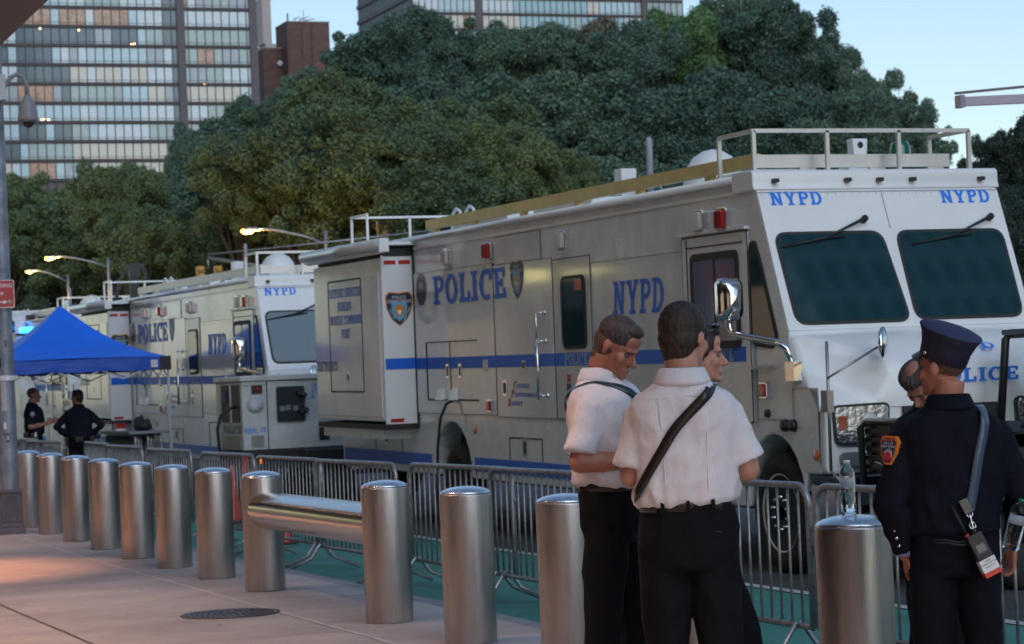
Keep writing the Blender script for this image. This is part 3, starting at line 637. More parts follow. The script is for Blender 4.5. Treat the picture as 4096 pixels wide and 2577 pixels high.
    M().tube([(-.46, 9.2, 3.29), (-.46, 12.5, 3.29)], .035, 10).box((-.53, 9.10, 3.27), (-.40, 9.15, 3.44)).box((-.40, 9.3, 3.36), (0, 12.5, 3.40)).build('bracket', paint_f, aw, bevel=.01)
    # roof: railings, aluminium rail, boxes, dome
    ra = M()
    fr = [(.06, .76), (.06, .07), (2.22, .07), (2.22, .76)]
    for i in range(3): ra.bar((fr[i][0], fr[i][1], 3.84), (fr[i+1][0], fr[i+1][1], 3.84), .035)
    for x, y in fr+[(.78, .07), (1.5, .07)]: ra.bar((x, y, 3.46), (x, y, 3.84), .035)
    ra.build('roof_railing', alu, T)
    rb_ = M(); fr = [(.08, 9.9), (.08, 12.2), (1.6, 12.2), (1.6, 9.9)]
    for a, b in ((0, 1), (1, 2), (2, 3)): rb_.bar((fr[a][0], fr[a][1]+(1.6 if a == 0 else 0), 3.88), (fr[b][0], fr[b][1], 3.88), .03)
    for x, y in ((.08, 11.5), (.08, 12.2), (.9, 12.2), (1.6, 12.2)): rb_.bar((x, y, 3.46), (x, y, 3.88), .03)
    for y in (9.6, 10.1): rb_.tube([(.9, y, 3.46), (.9, y, 3.74), (.9, y+.05, 3.82), (.9, y+.18, 3.86), (.9, y+.32, 3.80), (.9, y+.36, 3.7), (.9, y+.36, 3.46)], .02, 8)
    rb_.build('roof_railing', paint_f, T)
    mb = M().box((.16, .30, 3.54), (.24, 9.35, 3.66))
    for y in (1.2, 2.8, 4.4, 6.0, 7.6, 9.0): mb.box((.17, y, 3.46), (.23, y+.12, 3.545))
    mb.build('roof_rail', alu, T)
    mb = M().box((.16, .24, 3.53), (2.12, .30, 3.645))
    for x in (.6, 1.3, 1.9): mb.box((x, .25, 3.48), (x+.16, .29, 3.535))
    mb.build('front_rail', alu, T)
    for a, b in (((.35, 7.0, 3.46), (1.5, 8.9, 3.62)), ((.4, 4.6, 3.46), (1.3, 6.3, 3.60)), ((.5, 1.0, 3.46), (1.0, 1.9, 3.58))): M().box(a, b).build('roof_box', paint_f, T, bevel=.02)
    M().lathe([(.30, 3.46), (.31, 3.66), (.30, 3.72), (.27, 3.82), (.20, 3.92), (.10, 3.98), (.001, 4.0)], (1.35, 3.6, 0), 28).build('satellite_dome', paint_f, T)
    M().box((1.50, 1.0, 3.48), (1.78, 1.2, 3.60)).prism([(1.58, 3.60), (1.70, 3.60), (1.72, 3.86), (1.56, 3.86)], SY, 1.02, 1.14).build('roof_camera', paint_f, T, bevel=.008)
    M().lathe([(0, -.004), (.03, -.004), (.03, 0)], (1.64, 1.02, 3.80), 14, 'y').build('camera_lens', blackm, T)
    M().box((.95, 5.05, 3.6), (1.13, 5.25, 3.93)).build('flood_light', paint_f, T, bevel=.01)
    for x, y in ((1.18, 4.75), (2.02, .95)):
        M().lathe([(.10, 3.6), (.10, 3.68), (.095, 3.78), (.07, 3.82), (.001, 3.83)], (x, y, 0), 20).build('green_beacon', greenl, T)
    M().lathe([(.035, 3.46), (.035, 4.16), (.025, 4.20), (.001, 4.21)], (1.0, 4.4, 0), 12).build('antenna_mast', mat('grey tube', (.3, .32, .36), .5), T)
    # lettering on the side
    if text:
        def L(txt, y, z, h, w_, m=blue, x=-.020, sh=0, nm='lettering', par=T): return slab(M(), txt, (x, y, z), NEG, UP, h, width=w_, shear=sh).build(nm, m, par)
        L('POLICE', 8.62, 2.60, .34, 2.48); L('NYPD', 3.18, 2.32, .33, 1.22, x=-.006, sh=.12)
        L('POLICE', 4.47, 1.84, .115, .62, mat('light blue lettering', (.30, .42, .62), .4), x=-.019); L('POLICE', 1.0, 1.84, .115, .55, mat('light blue lettering', (.30, .42, .62), .4), x=-.025)
        # precinct badge (shield) and round emblem
        navy = mat('navy ink', (.012, .015, .05), .4); gold = mat('gold ink', (.42, .25, .04), .4); lbl = mat('light blue ink', (.10, .38, .62), .4); silver = mat('silver ink', (.5, .52, .55), .4)
        def shield(cx, cz, w_, h, ux, org, par, rich):
            pts = [(-.5, .38), (-.36, .50), (0, .46), (.36, .50), (.5, .38), (.46, .0), (.28, -.30), (0, -.5), (-.28, -.30), (-.46, .0)]
            pts = round_poly(pts, .05, 3); nrm = Vector(ux).cross(Vector(UP))
            def lay(s, l, m, nm, dz=0): return M().add([Vector(org)+Vector(ux)*(p[0]*w_*s)+Vector(UP)*((p[1]*s+dz)*h)+nrm*l for p in pts], [list(range(len(pts)-1, -1, -1))]).build(nm, m, par)
            o = lay(1, .003, gold if not rich else mat('orange ink', (.62, .25, .02), .4), 'shield_badge'); par = o; lay(.93, .0045, navy, 'field'); lay(.58, .006, lbl, 'inner_shield', -.07)
            lay(.36, .0075, mat('orange ink', (.62, .25, .02), .4), 'emblem', -.06); lay(.14, .009, whitep, 'emblem_centre', -.10)
            P0 = Vector(org)
            sans('POLICE', 'lettering', silver, P0+Vector(UP)*h*.29+nrm*.004, ux, UP, h*.09, o, bold=.02); sans('DEPARTMENT', 'lettering', silver, P0+Vector(UP)*h*.18+nrm*.004, ux, UP, h*.085, o, bold=.02, width=w_*.86)
            u = Vector(ux)
            for txt, sx_, an in (('CITY OF', -1, -62), ('NEW YORK', 1, 62)):
                a = RAD(an); d = (u*cos(a)+Vector(UP)*sin(a)); dd = d.cross(nrm)*-1
                sans(txt, 'lettering', silver, P0+u*(sx_*w_*.30)-Vector(UP)*h*.16+nrm*.004, d, nrm.cross(d), h*.06, o, bold=.02)
        shield(0, 0, .42, .44, NEG, (-.018, 5.78, 2.78), T, False)
        shield(0, 0, .36, .43, (1, 0, 0), (-.20, 9.410, 2.58), so, True)
        el = [(.21*cos(2*pi*k/28), .205*sin(2*pi*k/28)) for k in range(28)]
        rnd = M().add([(-.018, 9.08-p[0], 2.80+p[1]) for p in el], [list(range(27, -1, -1))]).build('round_emblem', silver, T)
        M().add([(-.0195, 9.08-p[0]*.94, 2.80+p[1]*.94) for p in el], [list(range(27, -1, -1))]).build('field', mat('dark plum ink', (.05, .045, .08), .35), rnd)
        mb = M()
        for k in range(6): a = RAD(-60+24*k+90); mb.bar((-.021, 9.08-.03*cos(a), 2.80+.03*sin(a)), (-.021, 9.08-.09*cos(a), 2.80+.09*sin(a)), .012, .002, up=(1, 0, 0))
        mb.build('rays', silver, rnd)
        for k, t_ in enumerate(('NYPD', )): sans(t_, 'lettering', silver, (-.020, 9.08, 2.93), NEG, UP, .045, rnd)
        for k in range(4): sans('EEEEEEE'[:6-k//2], 'small_lines', silver, (-.0199, 9.08, 2.71-.028*k), NEG, UP, .012, rnd) if False else None
        # slide-out lettering
        for t_, z, yc, w_ in (('SUPPORT SERVICES', 2.785, 10.92, 1.38), ('BUREAU', 2.61, 10.95, .60), ('MOBILE COMMAND', 2.435, 10.92, 1.36), ('POST', 2.26, 10.93, .36)):
            slab(M(), t_, (-.438, yc+w_/2, z), NEG, UP, .115, width=w_).build('lettering', blue, so)
        slab(M(), 'ELECTRONICS', (-.438, 12.31, 1.84), NEG, UP, .125, width=.94).build('lettering', mat('violet blue lettering', (.06, .08, .30), .4), so)
        for ini, word, z, y in (('C', 'OURTESY', 1.60, 6.02), ('P', 'ROFESSIONALISM', 1.505, 6.10), ('R', 'ESPECT', 1.41, 6.20)):
            slab(M(), ini, (-.018, y, z-.01), NEG, UP, .085, width=.09, shear=.2).build('lettering', inkm, T); slab(M(), word, (-.018, y-.11, z), NEG, UP, .042, width=.055*len(word), shear=.2).build('lettering', blue, T)
        # bonnet lettering
        A_ = Vector((1.2, -.95, 1.945)); Bq = Vector((1.2, -1.185, 1.775)); up = (A_-Bq).normalized()
        slab(M(), 'NYPD', Bq+up*.13+Vector((-.10, 0, 0)), (1, 0, 0), up, .09, width=.60, lift=.022).build('lettering', bluef, T)
        slab(M(), 'POLICE', Vector((.98, -1.194, 1.60)), (1, 0, 0), UP, .115, width=.86, lift=.004).build('lettering', bluef, T)
    return T
TILT = RAD(.75)
t1 = make_truck(); t1['label'] = 'nearest white police command truck with slide out box and yellow reflection painted on its roof rail'
t1.location = (9.4, 18.9, -.12); t1.rotation_euler = (TILT, 0, 0)
t2 = copy_tree(t1, None, 'middle white police command truck standing behind the blue tent'); t2.location = (9.4, 36.0, -.12+gz(34))
t3 = copy_tree(t1, None, 'farthest white police command truck, seen only through the gap under the blue tent'); t3.location = (9.35, 52.35, -.12+gz(50))
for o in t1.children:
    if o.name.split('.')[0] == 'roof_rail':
        o.data = o.data.copy(); o.data.materials.clear(); o.data.materials.append(alu_refl)
# cable from the compartment of the nearest truck
cb = M().tube([(-.02, 8.0, 1.46), (-.10, 8.05, 1.42), (-.16, 8.12, 1.25), (-.18, 8.2, .9), (-.20, 8.22, .3), (-.25, 8.3, .02)], .018, 8).build('power_cable', seamm, t1)
# ---------------- pop-up tent ----------------
import numpy as np
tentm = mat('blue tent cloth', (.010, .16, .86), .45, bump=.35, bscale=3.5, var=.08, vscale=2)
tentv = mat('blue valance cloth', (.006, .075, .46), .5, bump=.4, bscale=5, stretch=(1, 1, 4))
tn = thing('popup_tent', 'blue pop up tent with white metal legs in front of the middle truck', 'tent', (7.40, 41.53, -.03))
def tent_panel(a, b, apex, n=10):
    mb = M(); vs = []; fs = []
    a, b, apex = Vector(a), Vector(b), Vector(apex)
    for i in range(n+1):
        t = i/n
        for j in range(n+1):
            s = j/n; p = a.lerp(b, s).lerp(apex, t); 
            p.z -= .16*sin(pi*t)*(1-.15*sin(pi*s)) - .02*sin(pi*s)*(1-t); vs.append(p)
    for i in range(n):
        for j in range(n): fs.append((i*(n+1)+j, i*(n+1)+j+1, (i+1)*(n+1)+j+1, (i+1)*(n+1)+j))
    return mb.add(vs, fs, True)
h = 1.53; cs = [(-h, -h), (h, -h), (h, h), (-h, h)]; ze, zb_, za = 2.34, 2.13, 3.31
for i in range(4):
    a, b = cs[i], cs[(i+1) % 4]
    tent_panel((*a, ze), (*b, ze), (0, 0, za)).build('roof_panel', tentm, tn)
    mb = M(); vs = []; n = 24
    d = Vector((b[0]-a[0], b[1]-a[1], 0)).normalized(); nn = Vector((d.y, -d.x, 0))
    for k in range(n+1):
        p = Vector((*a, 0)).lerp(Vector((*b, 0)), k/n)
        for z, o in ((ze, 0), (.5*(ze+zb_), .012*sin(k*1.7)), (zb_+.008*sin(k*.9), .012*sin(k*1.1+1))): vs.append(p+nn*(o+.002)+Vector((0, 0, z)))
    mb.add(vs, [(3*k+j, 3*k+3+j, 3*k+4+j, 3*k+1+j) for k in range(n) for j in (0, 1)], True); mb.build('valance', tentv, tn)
cor = mat('brown corner cloth', (.03, .02, .03), .6)
M().box((h-.16, -h-.03, zb_-.01), (h+.02, -h-.022, ze+.01)).box((h+.012, -h-.03, zb_-.01), (h+.02, -h+.12, ze+.01)).build('corner_patch', cor, tn)
lgm = mat('tent leg paint', (.5, .52, .56), .4, .2)
for x, y in cs:
    M().box((x*.985-.018, y*.985-.018, 0), (x*.985+.018, y*.985+.018, 2.3)).box((x*.985-.024, y*.985-.024, .75), (x*.985+.024, y*.985+.024, .82)).box((x*.985-.06, y*.985-.06, 0), (x*.985+.06, y*.985+.06, .012)).build('leg', lgm, tn)
for i in range(4):
    a, b = cs[i], cs[(i+1) % 4]; mb = M()
    for k in range(4):
        p = Vector((*a, 0)).lerp(Vector((*b, 0)), k/4); q = Vector((*a, 0)).lerp(Vector((*b, 0)), (k+1)/4)
        mb.bar(p*.98+Vector((0, 0, 2.0)), q*.98+Vector((0, 0, 2.3)), .012, .02).bar(p*.975+Vector((0, 0, 2.3)), q*.975+Vector((0, 0, 2.0)), .012, .02)
    mb.build('truss', lgm, tn)
lg = M().box((h-.32, -h-.034, 2.17), (h-.21, -h-.026, 2.29)).build('logo_label', whitep, tn)
mb = M(); 
for a0, a1, rx, rz, dz in ((200, 380, .036, .026, .0), (20, 170, .040, .034, -.004), (150, 330, .028, .018, .006)):
    pts = [(h-.265+rx*cos(RAD(a0+(a1-a0)*k/8)), -h-.036, 2.23+dz+rz*sin(RAD(a0+(a1-a0)*k/8))) for k in range(9)]; mb.tube(pts, .0028, 5)
mb.build('logo', blue, lg)

# ---------------- generator trailer ----------------
gw = mat('stained white steel', (.60, .64, .66), .4, var=.12, vscale=2.2, c2=(.45, .46, .44), coat=.15)
gx, gy, gzz = 8.50, 33.5, -.12+gz(33.5)
ge = thing('generator_trailer', 'white towable generator with control panel parked between the two nearest trucks', 'generator', (gx, gy, gzz))
M().box((0, 0, .88), (2.2, 1.55, 1.86)).build('enclosure', gw, ge, bevel=.012)
M().box((-.03, -.03, 1.86), (2.22, 1.58, 1.94)).build('roof', gw, ge, bevel=.015)
M().box((.0, -.04, .60), (2.2, 1.5, .87)).build('frame', blackm, ge, bevel=.01)
M().box((.36, -.012, .86), (.372, -.0, 1.86)).box((.38, -.012, 1.853), (2.2, 0, 1.862)).box((.02, -.008, 1.80), (.36, -.0, 1.805)).build('panel_gap', seamm, ge)
cp = M().prism(rrect(.50, 1.26, .92, 1.77, .03), SY, -.02, 0).build('control_panel', mat('panel grey', (.05, .06, .065), .5), ge)
M().prism(rrect(.515, 1.275, .90, 1.755, .03), SY, -.024, -.019).build('panel_window', mat('smoked plastic', (.03, .035, .04), .15), cp)
for x, z in ((.545, 1.42), (.63, 1.43), (.74, 1.42)): M().box((x, -.03, z), (x+.075, -.024, z+.07)).build('gauge', mat('gauge grey', (.2, .23, .25), .4), cp)
for x, z in ((.84, 1.66), (.90, 1.64), (.86, 1.40), (.92, 1.42)): M().lathe([(0, -.07), (.04, -.065), (.045, 0), (0, 0)], (x, -.02, z), 14, 'y').build('socket', blackm, cp)
ec = M().box((.14, -.012, 1.68), (.30, 0, 1.80)).build('engine_controls', mat('dark red panel', (.05, .015, .015), .5), ge); M().lathe([(0, -.02), (.018, -.02), (.02, 0)], (.22, -.012, 1.75), 12, 'y').build('stop_button', redl, ec)
M().lathe([(0, -.004), (.13, -.004), (.13, 0)], (.19, 0, 1.53), 28, 'y').build('faded_emblem', mat('faded grey', (.44, .46, .50), .6, var=.2, vscale=14), ge)
for x0, x1, z0, z1, n in ((.12, .30, .92, 1.10, 9),):
    mb = M()
    for k in range(n): z = z0+(z1-z0)*k/n; mb.prism([(0, 0), (-.018, .004), (0, .016)], lambda u, v, w_: (w_, u, v+z), x0, x1)
    mb.build('louvres', mat('louvre grey', (.38, .39, .37), .5), ge)  # slats a darker grey than the white enclosure
M().box((1.12, -.01, .98), (1.27, 0, 1.16)).box((1.14, -.016, 1.0), (1.25, -.008, 1.08)).build('latch_plate', blackm, ge)
M().box((1.34, -.004, 1.03), (1.46, -.0, 1.15)).build('faded_sticker', mat('pale sticker', (.5, .54, .6), .5), ge)
# side facing the pavement
mb = M(); mb.box((-.008, .12, 1.28), (0, .58, 1.82)).box((-.008, .68, 1.28), (0, 1.2, 1.82)); mb.build('outlet_bays', mat('dark bay', (.02, .012, .02), .5), ge)
M().box((-.02, .60, 1.26), (0, .66, 1.84)).build('bay_post', gw, ge)
M().box((-.05, .9, 1.58), (-.0, 1.05, 1.72)).build('outlet_label', mat('violet panel', (.06, .045, .13), .5), ge)
mb = M()
for k in range(10): mb.box((-.012, .12, .90+.02*k), (0, 1.2, .908+.02*k))
mb.build('side_louvres', mat('louvre grey', (.38, .39, .37), .5), ge)
slab(M(), 'POLICE', (-.004, 1.15, 1.12), NEG, UP, .11, width=1.05).build('lettering', mat('faded blue grey', (.10, .16, .22), .5), ge)
slab(M(), '9719', (.02, -.002, 1.12), (1, 0, 0), UP, .075, width=.16).build('lettering', bluef, ge); slab(M(), 'CD', (.255, -.002, 1.13), (1, 0, 0), UP, .07, width=.08).build('lettering', bluef, ge)
sans('04', 'lettering', bluef, (.205, -.0, 1.115), (1, 0, 0), UP, .03, ge)
slab(M(), 'NYPD', (.98, -.002, 1.58), (1, 0, 0), UP, .22, width=.98, shear=.18).build('lettering', mat('worn blue lettering', (.05, .20, .45), .5, var=.9, vscale=26, c2=(.45, .52, .58)), ge)
M().tube([(0, .35, 1.5), (-.06, .35, 1.5), (-.22, .36, 1.40), (-.28, .38, 1.2), (-.26, .4, .95), (-.18, .42, .62), (-.14, .44, .15)], .022, 8).build('power_cable', seamm, ge)
M().lathe([(0, -.03), (.04, -.028), (.045, 0), (0, 0)], (.22, -.04, .73), 16, 'y').build('orange_lamp', mat('lit orange lens', (.6, .10, .01), .3, emit=(1, .16, .01), estr=.5), ge)
M().prism([(.75, .60), (.85, .86), (1.65, .86), (1.75, .60)], SY, -.30, -.02).build('mudguard', blackm, ge, bevel=.02)
for y in (-.16, 1.4): M().lathe([(.0, -.10), (.30, -.10), (.34, -.05), (.34, .05), (.30, .10), (0, .10)], (1.25, y, .34), 28, 'y').build('wheel', tyre, ge)
M().box((2.2, .6, .62), (3.3, .75, .74)).build('tow_bar', blackm, ge)

# ---------------- street lamps ----------------
lampglow = mat('sodium lamp', (.9, .6, .2), .5, emit=(1, .50, .07), estr=3.2)
first = None
for (hx, hy, hz), (bx, by_, bz), lb in (((22.8, 87.5, 7.75), (25.4, 86.5, 7.1), 'nearest lit street lamp, highest in view, above the roof of the middle truck'),
      ((22.0, 125.1, 9.15), (24.7, 124.1, 8.5), 'middle one of the three lit street lamps'), ((26.0, 155.7, 10.15), (28.2, 154.9, 9.3), 'farthest lit street lamp, lowest and leftmost of the three')):
    g0 = gz(by_)-.12; L = thing('street_lamp', lb, 'street lamp', (bx, by_, g0), 0, 'lit street lamps along the avenue'); dx, dy, dz = hx-bx, hy-by_, hz-g0; Pz = bz-g0
    M().tube([(0, 0, 0), (0, 0, Pz+.5)], [.11, .07], 12).build('pole', galv, L)
    M().tube([(0, 0, Pz), (dx*.3, dy*.3, Pz+(dz-Pz)*.52), (dx*.6, dy*.6, Pz+(dz-Pz)*.86), (dx*.82, dy*.82, dz+.02), (dx*.9, dy*.9, dz)], .045, 8).build('arm', galv, L)
    hd = M().ell((dx*.98, dy*.98, dz+.02), (.34, .12, .075)).build('lamp_head', mat('lamp head grey', (.4, .4, .4), .5), L)
    M().ell((dx*1.05, dy*1.05, dz-.04), (.26, .13, .10)).build('lamp_lens', lampglow, hd)
    ld = bpy.data.lights.new('lamp_light', 'POINT'); ld.energy = 260; ld.color = (1, .55, .15); ld.shadow_soft_size = .15
    lo = bpy.data.objects.new('lamp_light', ld); col.objects.link(lo); lo.parent = L; lo.location = (dx*1.05, dy*1.05, dz-.3)

# ---------------- traffic signal mast ----------------
sgm = thing('traffic_signal', 'traffic signal with a red light hanging from a long grey mast arm beyond the trucks', 'traffic signal', (25.8, 75.6, -.12+gz(75)))
M().tube([(0, 0, 0), (0, 0, 6.8)], [.14, .09], 12).build('pole', galv, sgm)
M().tube([(0, 0, 4.9), (-3.4, 1.32, 5.25), (-6.9, 2.68, 6.0)], .07, 8).tube([(0, 0, 6.6), (-3.4, 1.32, 6.35), (-6.9, 2.68, 6.12)], .03, 8).build('mast_arm', galv, sgm)
hs = M().tube([(-6.9, 2.68, 6.0), (-6.9, 2.68, 5.65)], .035, 8).build('hanger', galv, sgm)
amb = mat('amber housing', (.50, .26, .06), .5)
for dx in (-.28, .32):
    q = M().prism(rrect(-.13, -.5, .13, .12, .03), lambda u, v, w_: (-6.9+dx+u, 2.68+w_, 5.62+v), -.1, .1).build('signal_head', amb, sgm)
    for k in range(3):
        M().lathe([(.09, -.12), (.095, 0)], (-6.9+dx, 2.58, 5.60-.17*k), 14, 'y').build('visor', amb, q)
        M().lathe([(0, -.02), (.075, -.012), (.08, 0)], (-6.9+dx, 2.58, 5.60-.17*k), 14, 'y').build('lens', mat('lit red lens', (.8, .05, .02), .3, emit=(1, .06, .015), estr=9) if (k == 2 and dx < 0) else blackm, q)

# dark telescopic mast with cable chain
tm = thing('telescopic_mast', 'dark telescopic mast with a looped cable chain rising behind the middle truck', 'mast', (10.6, 50.6, 0))
M().box((-.12, -.12, 0), (.12, .12, 2.6)).box((-.085, -.085, 2.6), (.085, .085, 4.2)).build('mast', mat('dark mast', (.035, .03, .035), .5, .3), tm)
M().box((-.1, -.1, 4.2), (.11, .1, 4.42)).build('mast_head', blackm, tm)
mb = M(); pts = [(.06+.16*cos(a)-.12, 0, 4.36+.16*sin(a)) for a in [RAD(90-k*6) for k in range(0, 0)]]
pts = [(-.42, 0, 3.3), (-.41, 0, 3.6), (-.37, 0, 3.85), (-.30, 0, 4.1), (-.20, 0, 4.32), (-.06, 0, 4.46), (.10, 0, 4.47), (.22, 0, 4.38), (.26, 0, 4.2), (.22, 0, 4.05)]
for a, b in zip(pts, pts[1:]):
    for k in range(3): p = Vector(a).lerp(Vector(b), k/3); q = Vector(a).lerp(Vector(b), (k+.7)/3); mb.bar(p, q, .07, .06)
mb.build('cable_chain', blackm, tm)

# pale arm reaching in from the right
pa = thing('mast_arm_pole', 'pale grey metal arm reaching into the sky from the right edge', 'mast arm', (22.4, 24.6, -.1))
arm_m = mat('pale arm paint', (.30, .27, .33), .45, .3)
M().tube([(0, 0, 0), (0, 0, 5.7)], .12, 12).build('pole', arm_m, pa)
M().bar((.0, 0, 5.1), (-6.0, 2.28, 5.08), .10, .115).box((-6.03, 2.2, 5.0), (-5.96, 2.34, 5.16)).build('arm', arm_m, pa)
M().tube([(0, 0, 5.55), (-6.05, 2.3, 5.19)], .018, 6).build('brace_rod', arm_m, pa)

# ---------------- vehicle with blue light bar far left ----------------
bv = thing('police_van', 'white high roofed vehicle with a lit blue light bar beyond the tent', 'police van', (9.0, 56.8, gz(56)-.12))
M().prism([(0, .5), (6, .5), (6, 3.72), (.5, 3.72), (.25, 3.60), (0, 3.3), (-.3, 2.2), (-.9, 1.9), (-1, .5)], SX, -.0, 2.2).build('body', paint_f, bv, bevel=.18)
M().box((.35, -.02, 3.42), (1.0, .2, 3.62)).build('vent', blackm, bv)
M().box((.0, -.62, 3.12), (1.3, -.30, 3.18)).build('bar_base', blackm, bv)
M().box((.1, -.62, 3.18), (1.15, -.34, 3.32)).build('light_bar', mat('lit blue lens', (.02, .15, .9), .3, emit=(.02, .22, 1), estr=3.2), bv, bevel=.03)
M().lathe([(.12, 3.2), (.12, 3.45), (.05, 3.52), (.001, 3.53)], (-.12, -.4, 0), 16).build('green_beacon', greenl, bv)
for y in (.2, 4.6): M().lathe([(0, 0), (.40, 0), (.42, .1), (.42, .25), (0, .25)], (-.01, y, .42), 24, 'x').build('wheel', tyre, bv)

# ---------------- utility vehicle at the right ----------------
ut = thing('utility_vehicle', 'black open utility vehicle with grille guard and spotlight at the right edge', 'utility vehicle', (9.58, 15.95, -.15))
bk = mat('black body paint', (.012, .013, .017), .3, coat=.4)
M().prism([(.05, .62), (.10, 1.22), (.55, 1.25), (1.25, 1.22), (1.33, 1.0), (1.9, .95), (1.9, .45), (3.0, .45), (3.05, 1.2), (2.6, 1.25), (2.2, .9), (1.3, .42), (.9, .6)], SY, 0.02, 1.35).build('body', bk, ut, bevel=.03)
mb = M(); mb.box((-.02, .0, .92), (.10, 1.38, 1.31))
for k in range(5): mb.box((-.05, .04, .95+.072*k), (-.02, 1.34, .985+.072*k))
mb.tube([(-.06, .02, .60), (-.08, .02, 1.28), (-.04, .05, 1.33), (-.04, 1.32, 1.33), (-.08, 1.36, 1.28), (-.06, 1.36, .6)], .03, 8).build('grille_guard', bk, ut)
M().box((-.14, .1, .66), (.0, 1.3, .82)).box((-.02, -.02, 1.22), (.55, .02, 1.30)).build('bumper', mat('dark blue bumper', (.012, .02, .045), .35), ut, bevel=.01)
M().lathe([(0, -.012), (.05, -.01), (.06, 0)], (.10, .0, 1.10), 16, 'y').build('marker_lamp', mat('dim lamp', (.12, .12, .13), .15), ut)
mb = M()
for y in (.03, 1.35):
    mb.tube([(1.22, y, 1.20), (1.31, y, 1.95), (1.36, y, 2.0), (2.6, y, 2.0), (2.75, y, 1.9), (2.95, y, 1.2)], .035, 8)
mb.tube([(1.34, .03, 1.99), (1.34, 1.35, 1.99)], .035, 8).tube([(1.25, .03, 1.25), (1.25, 1.35, 1.25)], .03, 8)
mb.build('roll_cage', blackm, ut)
M().box((1.30, -.02, 1.985), (2.7, 1.40, 2.03)).build('roof', bk, ut, bevel=.01)
M().box((1.42, .03, 1.26), (2.0, .045, 1.93)).build('side_window', mat('clear glass', (.75, .95, .95), .02, trans=1., ior=1.05), ut)
spt = M().lathe([(0, -.10), (.075, -.10), (.085, -.06), (.075, .06), (.05, .12), (0, .13)], (1.30, -.04, 2.04), 20, 'x').build('spotlight', blackm, ut)
M().lathe([(0, -.012), (.068, -.008), (.07, 0)], (1.20, -.04, 2.04), 20, 'x').build('lens', mat('spot lens', (.14, .13, .12), .15), spt)
M().tube([(1.36, -.04, 2.0), (1.45, -.06, 2.12), (1.6, -.04, 2.10), (1.75, 0, 2.02)], .03, 8).build('cable_bundle', mat('violet tube', (.16, .16, .26), .4), ut)
for x in (.55, 2.5):
    for y in (-.02, 1.40): M().lathe([(0, -.11), (.28, -.11), (.33, -.05), (.33, .05), (.28, .11), (0, .11)], (x, y, .33), 24, 'y').build('wheel', tyre, ut)
M().box((1.7, .15, .8), (2.2, 1.2, .95)).box((2.1, .15, .95), (2.25, 1.2, 1.5)).build('seat', blackm, ut, bevel=.03)

# ---------------- hospital block and entrance canopy on the pavement side ----------------
facm = mat('pale facade stone', (.22, .22, .23), .8, var=.12, vscale=.5)
hb = thing('entrance_building', 'large building behind the camera on the pavement side', 'building', (-10, 0, 0))
M().box((-12, -60, 0), (0, 95, 34)).build('wall', facm, hb)
wm = [mat('dark window glass', (.03, .04, .05), .1), mat('lit warm window', (.5, .3, .15), .5, emit=(1, .72, .5), estr=.15), mat('lit yellow window', (.5, .45, .15), .5, emit=(1, .85, .30), estr=1.2)]
for k in range(9):
    for j in range(8):
        m = wm[0] if random.random() < .72 else wm[random.choice((1, 1, 2))]
        M().box((-.02, -50+k*15, 6.2+j*3.4), (.02, -38+k*15, 8.2+j*3.4)).build('window', m, hb)
for k in range(6): M().box((-.03, 22+k*9, 4.95), (.03, 30+k*9, 6.1)).build('sign_band', mat('lit yellow band', (.5, .45, .15), .5, emit=(1, .86, .30), estr=2.2), hb)
for k in range(10): M().box((-.02, -50+k*14, .3), (.02, -38+k*14, 3.9)).build('lobby_window', wm[1] if k % 2 else wm[0], hb)
ca = thing('entrance_canopy', 'dark canopy edge over the pavement in the top left corner', 'canopy', (0, 0, 0))
M().box((-10, -8, 4.62), (2.85, 60, 4.9)).build('slab', mat('canopy soffit', (.13, .11, .11), .6), ca)
M().box((2.6, -8, 4.46), (3.06, 60, 4.92)).build('edge_beam', mat('canopy edge', (.17, .15, .15), .55), ca, bevel=.02)
lw = mat('warm downlight', (1, .8, .6), .5, emit=(1, .50, .24), estr=12)
for k, y in enumerate((-3, 1.5, 6, 10.5, 15, 19.5, 24, 28.5, 33)):
    q = M().lathe([(0, 4.60), (.12, 4.60), (.12, 4.62)], (1.9, y, 0), 20).build('downlight', lw, ca)
    ld = bpy.data.lights.new('downlight_lamp', 'SPOT'); ld.energy = 240; ld.color = (1, .64, .48); ld.spot_size = RAD(98); ld.spot_blend = .8; ld.shadow_soft_size = .12
    lo = bpy.data.objects.new('downlight_lamp', ld); col.objects.link(lo); lo.parent = q; lo.location = (1.9, y, 4.56)
    if y == 24: ld.energy = 620; ld.color = (1, .42, .20); ld.spot_size = RAD(62); lo.location.x = 2.4
for y in (20, 44): M().tube([(1.2, y, 0), (1.2, y, 4.6)], .15, 16).build('column', facm, ca) if y > 40 else None

# tall glass block behind the camera, seen mirrored in the windscreens
gm = mat('grid glass', (.01, .03, .03), .3); 
gt = thing('glass_block', 'tall dark glass office block behind the camera across the avenue', 'tower', (65.5, -75, 0))
M().box((0, 0, 0), (75, 18, 150)).build('wall', gm, gt)
mb = M()
for k in range(46): mb.box((k*1.6, 17.9, 0), (k*1.6+.45, 18.6, 150))
for k in range(44): mb.box((0, 17.95, k*3.4), (75, 18.4, k*3.4+1.0))
mb.build('facade_grid', mat('grid frame', (.5, .56, .55), .5), gt)

